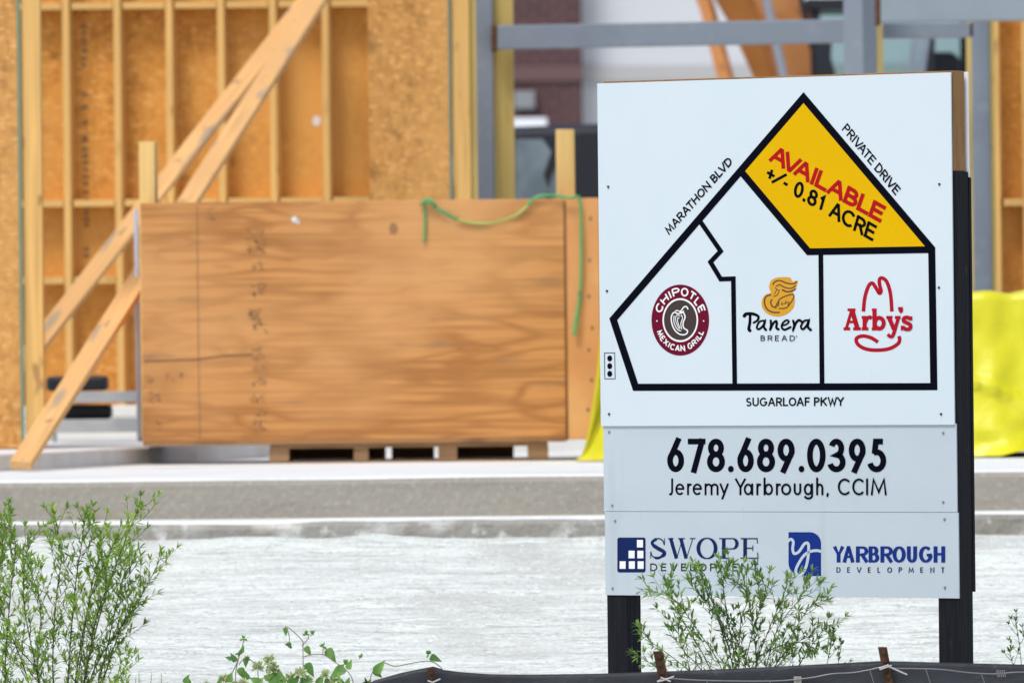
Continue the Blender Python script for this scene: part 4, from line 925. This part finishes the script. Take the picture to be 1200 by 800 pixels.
def tstake(pa, pb, wpx):
    a, c = at(*pa, YF-.035), at(*pb, YF-.035); t = (a-c).normalized(); c = c-t*((c.z-.12)/t.z) if c.z > .12 else c
    h = wpx*.00292/2; x = Vector((1, 0, 0)); y = Vector((0, 1, 0)); b = MB()
    for u0, u1, n0_, n1_ in ((-h, h, -.005, .0), (-.003, .003, .0, .024)):
        b.hexa([c+x*u0+y*n0_, c+x*u1+y*n0_, c+x*u1+y*n1_, c+x*u0+y*n1_, a+x*u0+y*n0_, a+x*u1+y*n0_, a+x*u1+y*n1_, a+x*u0+y*n1_])
    for k in range(14):
        p = lerp(a, c, .04+k*.065); b.box(p.x-h*.5, p.x+h*.5, p.y-.010, p.y-.0052, p.z-.008, p.z+.008)
    return b.build('stake', M['stake'], fn, bevel=.001)
tstake((771, 762.5), (781, 812), 11.5); tstake((1034, 757.5), (1043, 806), 10.5); tstake((505, 782), (511, 830), 9)
b = MB(); a, c = at(930, 792, YF-.02), at(939, 792, YF-.02); b.box(a.x, c.x, YF-.045, YF-.02, .15, a.z); b.build('stake', M['greywood'], fn, bevel=.002)
wl = [(770, 798), (781, 794.5), (820, 796.5), (870, 797.5), (915, 797), (950, 793.5), (975, 789), (1000, 787.5), (1020, 784), (1034, 781), (1050, 782.5), (1080, 783), (1105, 784), (1135, 787.5), (1160, 789), (1172, 788.5), (1200, 787), (1250, 790)]
b = MB(); b.tube(spl([at(x, y, YF-.048) for x, y in wl], 5), .0021, 6)
for x, y in ((828, 797), (902, 797.5), (1019, 784), (1085, 783.5), (1150, 788.5), (1207, 788)): b.tube([at(x, y, YF-.05), at(x+3, y+9, YF-.05), at(x+9, y+30, YF-.05)], .0017, 5)
for k in range(5): p = at(1168+k*2.2, 788.5, YF-.05); b.tube([p+Vector((0, 0, .012)), p+Vector((.004, -.004, -.012))], .0022, 5)
b.build('wire', M['wire'], fn)
for L in ([(770, 798), (776, 797), (790, 792)], [(1030, 782.5), (1041, 778.5), (1043, 781), (1063, 790)], [(501, 797), (507, 799), (516, 795)], [(774, 793), (786, 798)], [(1031, 784), (1045, 779)]):
    b = MB(); b.tube([at(x, y, YF-.055) for x, y in L], .0027, 6); b.build('wire_tie', M['tie'], fn)

# ================================================================= PLANTS
def leaf_lance(mb, p, d, up, L, wd, bend):
    d = d.normalized(); s_ = d.cross(up); s_ = s_.normalized() if s_.length > 1e-3 else d.orthogonal().normalized(); n = s_.cross(d)
    q = [p, p+d*L*.35+n*bend*L*.12, p+d*L*.7+n*bend*L*.05, p+d*L-n*bend*L*.12]
    mb.add([q[0], q[1]+s_*wd/2+n*wd*.12, q[1], q[1]-s_*wd/2+n*wd*.12, q[2]+s_*wd*.38+n*wd*.1, q[2], q[2]-s_*wd*.38+n*wd*.1, q[3]],
           [(0, 2, 1), (0, 3, 2), (1, 2, 5, 4), (2, 3, 6, 5), (4, 5, 7), (5, 6, 7)])
def rv(a=1): return Vector((random.uniform(-a, a), random.uniform(-a, a), random.uniform(-a, a)))
def shrub(name, label, stems, Y, seed, leafL, leafW, twig, dens, mleaf, mstem, r0, spread_y, start=.25, tip=True):
    """stems: photo-pixel polylines from the root to the tip, each given its own depth"""
    random.seed(seed); root = at(stems[0][0][0], stems[0][0][1], Y); root.z = .2
    t = thing(name, label, 'shrub', root); wood, fol = MB(), MB()
    for S in stems:
        yo = random.uniform(-spread_y, spread_y); k = len(S)
        pts = spl([at(x, y, Y+yo*(i/(k-1))) for i, (x, y) in enumerate(S)], 7); n = len(pts)
        wood.tube(pts, [lerp(r0, .0010, (i/(n-1))**.8) for i in range(n)], 5)
        def leaves(q, m, d0, dn, Lm):
            nn = max(2, int(m*dn))
            tot = len(q)-1
            for i in range(nn):
                f = (i+random.random()*.8)/nn*tot; j = min(int(f), tot-1); p = lerp(q[j], q[j+1], f-j); dd = (q[j+1]-q[j]).normalized()
                a = random.uniform(0, 6.28); o_ = dd.orthogonal().normalized(); o_ = Matrix.Rotation(a, 3, dd) @ o_
                L = leafL*random.uniform(.55, 1.2)*Lm
                leaf_lance(fol, p, dd*random.uniform(.5, 1.1)+o_*.8+Vector((0, 0, random.uniform(-.25, .2))), Vector((0, 0, 1))+rv(.5), L, leafW*random.uniform(.75, 1.2)*Lm, random.uniform(-.2, 1.2))
            for _ in range(6 if tip else 2):
                dd = (q[-1]-q[-2]).normalized(); leaf_lance(fol, q[-1], dd+rv(.8), Vector((0, 0, 1))+rv(.5), leafL*.9*Lm, leafW*.85*Lm, random.uniform(0, .8))
        length = sum((pts[i+1]-pts[i]).length for i in range(n-1))
        nt_ = int(length/twig)
        for a in range(nt_):
            f = start+(1-start)*((a+random.random()*.7)/max(1, nt_)); i = min(n-2, int(f*(n-1))); p = lerp(pts[i], pts[i+1], f*(n-1)-i)
            dd = (pts[i+1]-pts[i]).normalized(); o_ = Matrix.Rotation(random.uniform(0, 6.28), 3, dd) @ dd.orthogonal().normalized()
            tl_ = random.uniform(.35, 1)*length*.24*(1.15-f*.75)
            e = p+(dd*1.0+o_*.75+Vector((0, 0, .12))).normalized()*tl_; mdl = lerp(p, e, .5)+Vector((0, 0, -.08*tl_))+rv(.05*tl_)
            q = spl([p, mdl, e], 3); wood.tube(q, [lerp(.0016, .0007, k2/(len(q)-1)) for k2 in range(len(q))], 4)
            leaves(q, tl_, None, dens*1.25, 1.0)
        leaves(pts[int(n*start*1.2):], length*(1-start*1.2), None, dens*.8, 1.05)
    wood.build('stem', mstem, t, smooth=True); fol.build('foliage', mleaf, t, smooth=False); return t
left_stems = [
    [(80, 905), (100, 790), (126, 690), (148, 630), (163, 594)], [(82, 905), (108, 790), (142, 735), (170, 690), (189, 652)], [(76, 905), (92, 790), (105, 700), (116, 650), (118, 622)],
    [(74, 905), (80, 790), (88, 690), (96, 635), (99, 602)], [(70, 905), (62, 790), (66, 700), (72, 650), (64, 604)], [(86, 905), (120, 800), (138, 745), (150, 712), (146, 690)],
    [(66, 905), (46, 800), (30, 720), (28, 670), (36, 628)], [(60, 905), (34, 800), (10, 735), (-6, 690), (-14, 640)], [(78, 905), (88, 800), (106, 700), (128, 650), (136, 630)],
    [(56, 905), (20, 815), (-10, 770), (-30, 735)], [(64, 905), (44, 790), (48, 720), (40, 680), (24, 645)], [(84, 905), (118, 790), (136, 710), (146, 670), (150, 655)],
    [(10, 905), (6, 790), (12, 700), (18, 640), (8, 606)], [(4, 905), (-10, 790), (-6, 690), (4, 650), (-2, 615)],
    [(82, 905), (104, 770), (114, 720), (124, 690), (122, 662)], [(88, 905), (124, 815), (142, 790), (152, 765)], [(70, 905), (54, 805), (22, 760), (4, 745)]]
shrub('leafy_shrub', 'tall green shrub of thin upright stems at the lower left corner', left_stems, 29.3, 5, .034, .0074, .038, 80, M['leaf'], M['bark'], .0032, .28, .16)
mid_stems = [
    [(866, 885), (860, 790), (845, 730), (828, 690), (822, 668)], [(868, 885), (862, 780), (852, 720), (848, 680), (856, 662)], [(864, 885), (848, 790), (815, 735), (790, 702), (762, 692)],
    [(862, 885), (835, 790), (805, 735), (785, 698), (781, 683)], [(872, 885), (872, 790), (888, 720), (898, 695), (890, 672)], [(876, 885), (884, 790), (902, 735), (915, 705), (925, 678)],
    [(880, 885), (905, 790), (930, 740), (948, 712), (962, 700)], [(878, 885), (896, 790), (912, 735), (938, 700), (944, 682)], [(870, 885), (866, 790), (868, 730), (876, 700), (868, 668)],
    [(884, 885), (925, 800), (945, 765), (968, 735), (975, 741)], [(858, 885), (818, 800), (795, 775), (764, 752), (752, 738)], [(860, 885), (828, 795), (800, 760), (795, 735), (798, 715)],
    [(876, 885), (886, 780), (880, 720), (872, 690), (850, 675)], [(866, 885), (854, 780), (840, 720), (822, 700), (806, 680)], [(852, 885), (805, 805), (775, 785), (748, 768)], [(880, 885), (900, 800), (915, 770), (930, 756), (958, 735)], [(872, 885), (878, 790), (905, 760), (940, 752), (952, 763)]]
shrub('leafy_shrub', 'feathery light green shrub growing behind the fence in front of the sign', mid_stems, 29.72, 11, .034, .0078, .047, 58, M['leaf2'], M['midstem'], .0024, .14, .18)
shrub('leafy_shrub', 'small sprig of narrow leaves rising at the right frame edge', [[(1196, 880), (1198, 800), (1194, 750), (1190, 727)], [(1200, 880), (1206, 800), (1204, 760), (1198, 735)], [(1188, 880), (1190, 800), (1186, 775), (1183, 763)]], 29.6, 3, .022, .0065, .09, 40, M['leaf2'], M['greenstem'], .002, .05, .5)
shrub('leafy_shrub', 'slim sprig standing right of the feathery shrub beside the fence', [[(965, 880), (966, 800), (972, 765), (976, 742)], [(970, 880), (975, 800), (982, 778), (986, 755)]], 29.6, 8, .022, .007, .08, 50, M['leaf2'], M['greenstem'], .0018, .05, .5)

def broad_leaf(mb, p, d, L, wd, up):
    d = d.normalized(); s_ = d.cross(up).normalized(); n = s_.cross(d)
    prof_ = [(0, .0), (.05, .36), (.2, .5), (.42, .44), (.66, .28), (.85, .12), (1, 0)]
    C_, Lf, Rt = [], [], []
    for t, h in prof_:
        c = p+d*L*t-n*L*.28*t*t; C_.append(c); Lf.append(c+s_*wd*h+n*wd*h*.35); Rt.append(c-s_*wd*h+n*wd*h*.35)
    k = len(prof_); mb.add(C_+Lf+Rt, [(i, i+1, k+i+1, k+i) for i in range(k-1)]+[(i, 2*k+i, 2*k+i+1, i+1) for i in range(k-1)])
def vine(name, label, stems, leaves, buds, Y, heads=(), seed=1):
    random.seed(seed); root = at(stems[0][0][0], stems[0][0][1], Y); root.z = .2
    t = thing(name, label, 'plant', root); w_, f_, HD = MB(), MB(), []
    for S in stems: P = spl([at(x, y, Y+random.uniform(-.02, .02)) for x, y in S], 6); w_.tube(P, .0017, 5)
    for x, y, ang, L in leaves:
        p = at(x, y, Y+random.uniform(-.03, .02)); a = R(ang); d = Vector((math.cos(a), random.uniform(-.5, .1), math.sin(a)))
        broad_leaf(f_, p, d, L*.0029, L*.0029*.62, Vector((random.uniform(-.3, .3), -1, .25)))
    for x, y, r in buds:
        p = at(x, y, Y)
        for _ in range(9): leaf_lance(f_, p+rv(.002), rv(1)+Vector((0, -.2, .5)), Vector((0, -1, .2)), r*.0029*random.uniform(.8, 1.3), r*.0014, .5)
    for x, y, r in heads:
        c = at(x, y, Y+random.uniform(-.03, .03)); w_.tube([c, Vector((c.x+random.uniform(-.02, .02), c.y, .19))], .0015, 5); h_ = MB(); HD.append(h_)
        for _ in range(70):
            d = rv(1); d = d.normalized() if d.length > .05 else Vector((0, 0, 1))
            if d.z < -.6: continue
            leaf_lance(h_, c+d*r*.0029*.12, d, rv(1), r*.0029*random.uniform(.75, 1.1), r*.0012, .3)
    w_.build('stem', M['vinestem'], t, smooth=True); f_.build('foliage', M['vineleaf'], t, smooth=True)
    for h_ in HD: h_.build('flower_head', M['flower'], t)
vine('vine', 'low vine with broad leaves creeping up to the fence end', [[(352, 890), (355, 800), (355, 760), (354, 750), (341, 737), (334, 733)], [(354, 756), (361, 748), (362, 742)], [(356, 769), (368, 766), (380, 767), (392, 775), (404, 783), (412, 793), (416, 812)], [(433, 830), (434, 800), (436, 788), (446, 776), (463, 780), (480, 777), (502, 774), (515, 780), (522, 790)], [(378, 767), (379, 758)], [(334, 733), (339, 745), (338, 758)]],
     [(334, 735, -80, 10), (358, 757, -60, 13), (358, 777, -55, 19), (383, 760, -55, 19), (404, 782, -150, 22), (408, 784, 75, 13), (440, 788, 55, 19), (438, 785, -40, 13), (504, 769, -20, 15), (448, 776, -120, 8), (338, 752, -70, 9), (392, 795, -20, 14)],
     [(358, 743, 5), (366, 743, 5), (379, 757, 5), (404, 778, 6), (423, 769, 4), (502, 766, 5), (338, 756, 5), (430, 800, 6), (524, 796, 8), (526, 803, 9)], 29.25, seed=4)
vine('flowering_weed', 'leafy weed with faded round flower heads at the bottom edge', [[(282, 890), (276, 800), (280, 770), (284, 757), (286, 748)], [(280, 778), (288, 770), (298, 776)], [(315, 890), (316, 800), (312, 785), (317, 775)], [(263, 860), (264, 800), (273, 786), (280, 770)]],
     [(276, 775, 115, 12), (280, 782, -60, 16), (289, 770, -100, 12), (272, 772, 160, 9), (283, 764, 70, 9), (316, 800, 60, 20), (330, 802, 100, 20), (322, 800, 20, 16), (216, 800, 60, 12), (222, 802, 100, 10), (318, 778, -70, 12), (305, 800, 150, 15), (345, 800, 80, 16), (352, 805, 40, 18), (396, 803, 90, 16), (300, 806, 60, 16), (268, 799, 70, 13), (290, 796, 110, 14), (325, 806, 95, 19), (338, 803, 40, 17), (362, 806, 120, 18), (372, 802, 60, 15), (385, 806, 100, 16), (256, 806, 80, 13), (310, 795, 30, 12), (405, 806, 70, 14), (240, 808, 120, 11)],
     [(286, 748, 5), (280, 765, 6), (289, 772, 5)], 29.2,
     heads=[(302, 781, 8), (316, 774, 9), (320, 784, 9), (286, 801, 8), (262, 795, 7), (302, 801, 8), (340, 794, 8), (352, 789, 9), (382, 790, 7), (360, 797, 8), (276, 803, 7), (392, 797, 7), (330, 797, 7), (243, 803, 6)], seed=6)
random.seed(3)
t = thing('dry_grass', 'few thin dry grass stalks poking up right of the left shrub', 'grass', Vector((at(170, 800, 29.4).x, 29.4, .2)))
b = MB()
for x0_, y0_, x1_, y1_ in ((163, 850, 163, 785), (158, 850, 159, 793), (168, 850, 178, 786), (190, 850, 189, 788), (196, 850, 196, 798), (172, 850, 165, 796), (184, 850, 190, 799)):
    a, c = at(x0_, y0_, 29.4), at(x1_, y1_, 29.4); a.z = .19; m_ = lerp(a, c, .75); b.tube([a, lerp(a, c, .6), m_, c], [.0014, .0012, .0022, .0006], 5)
b.build('stalk', M['dry'], t)
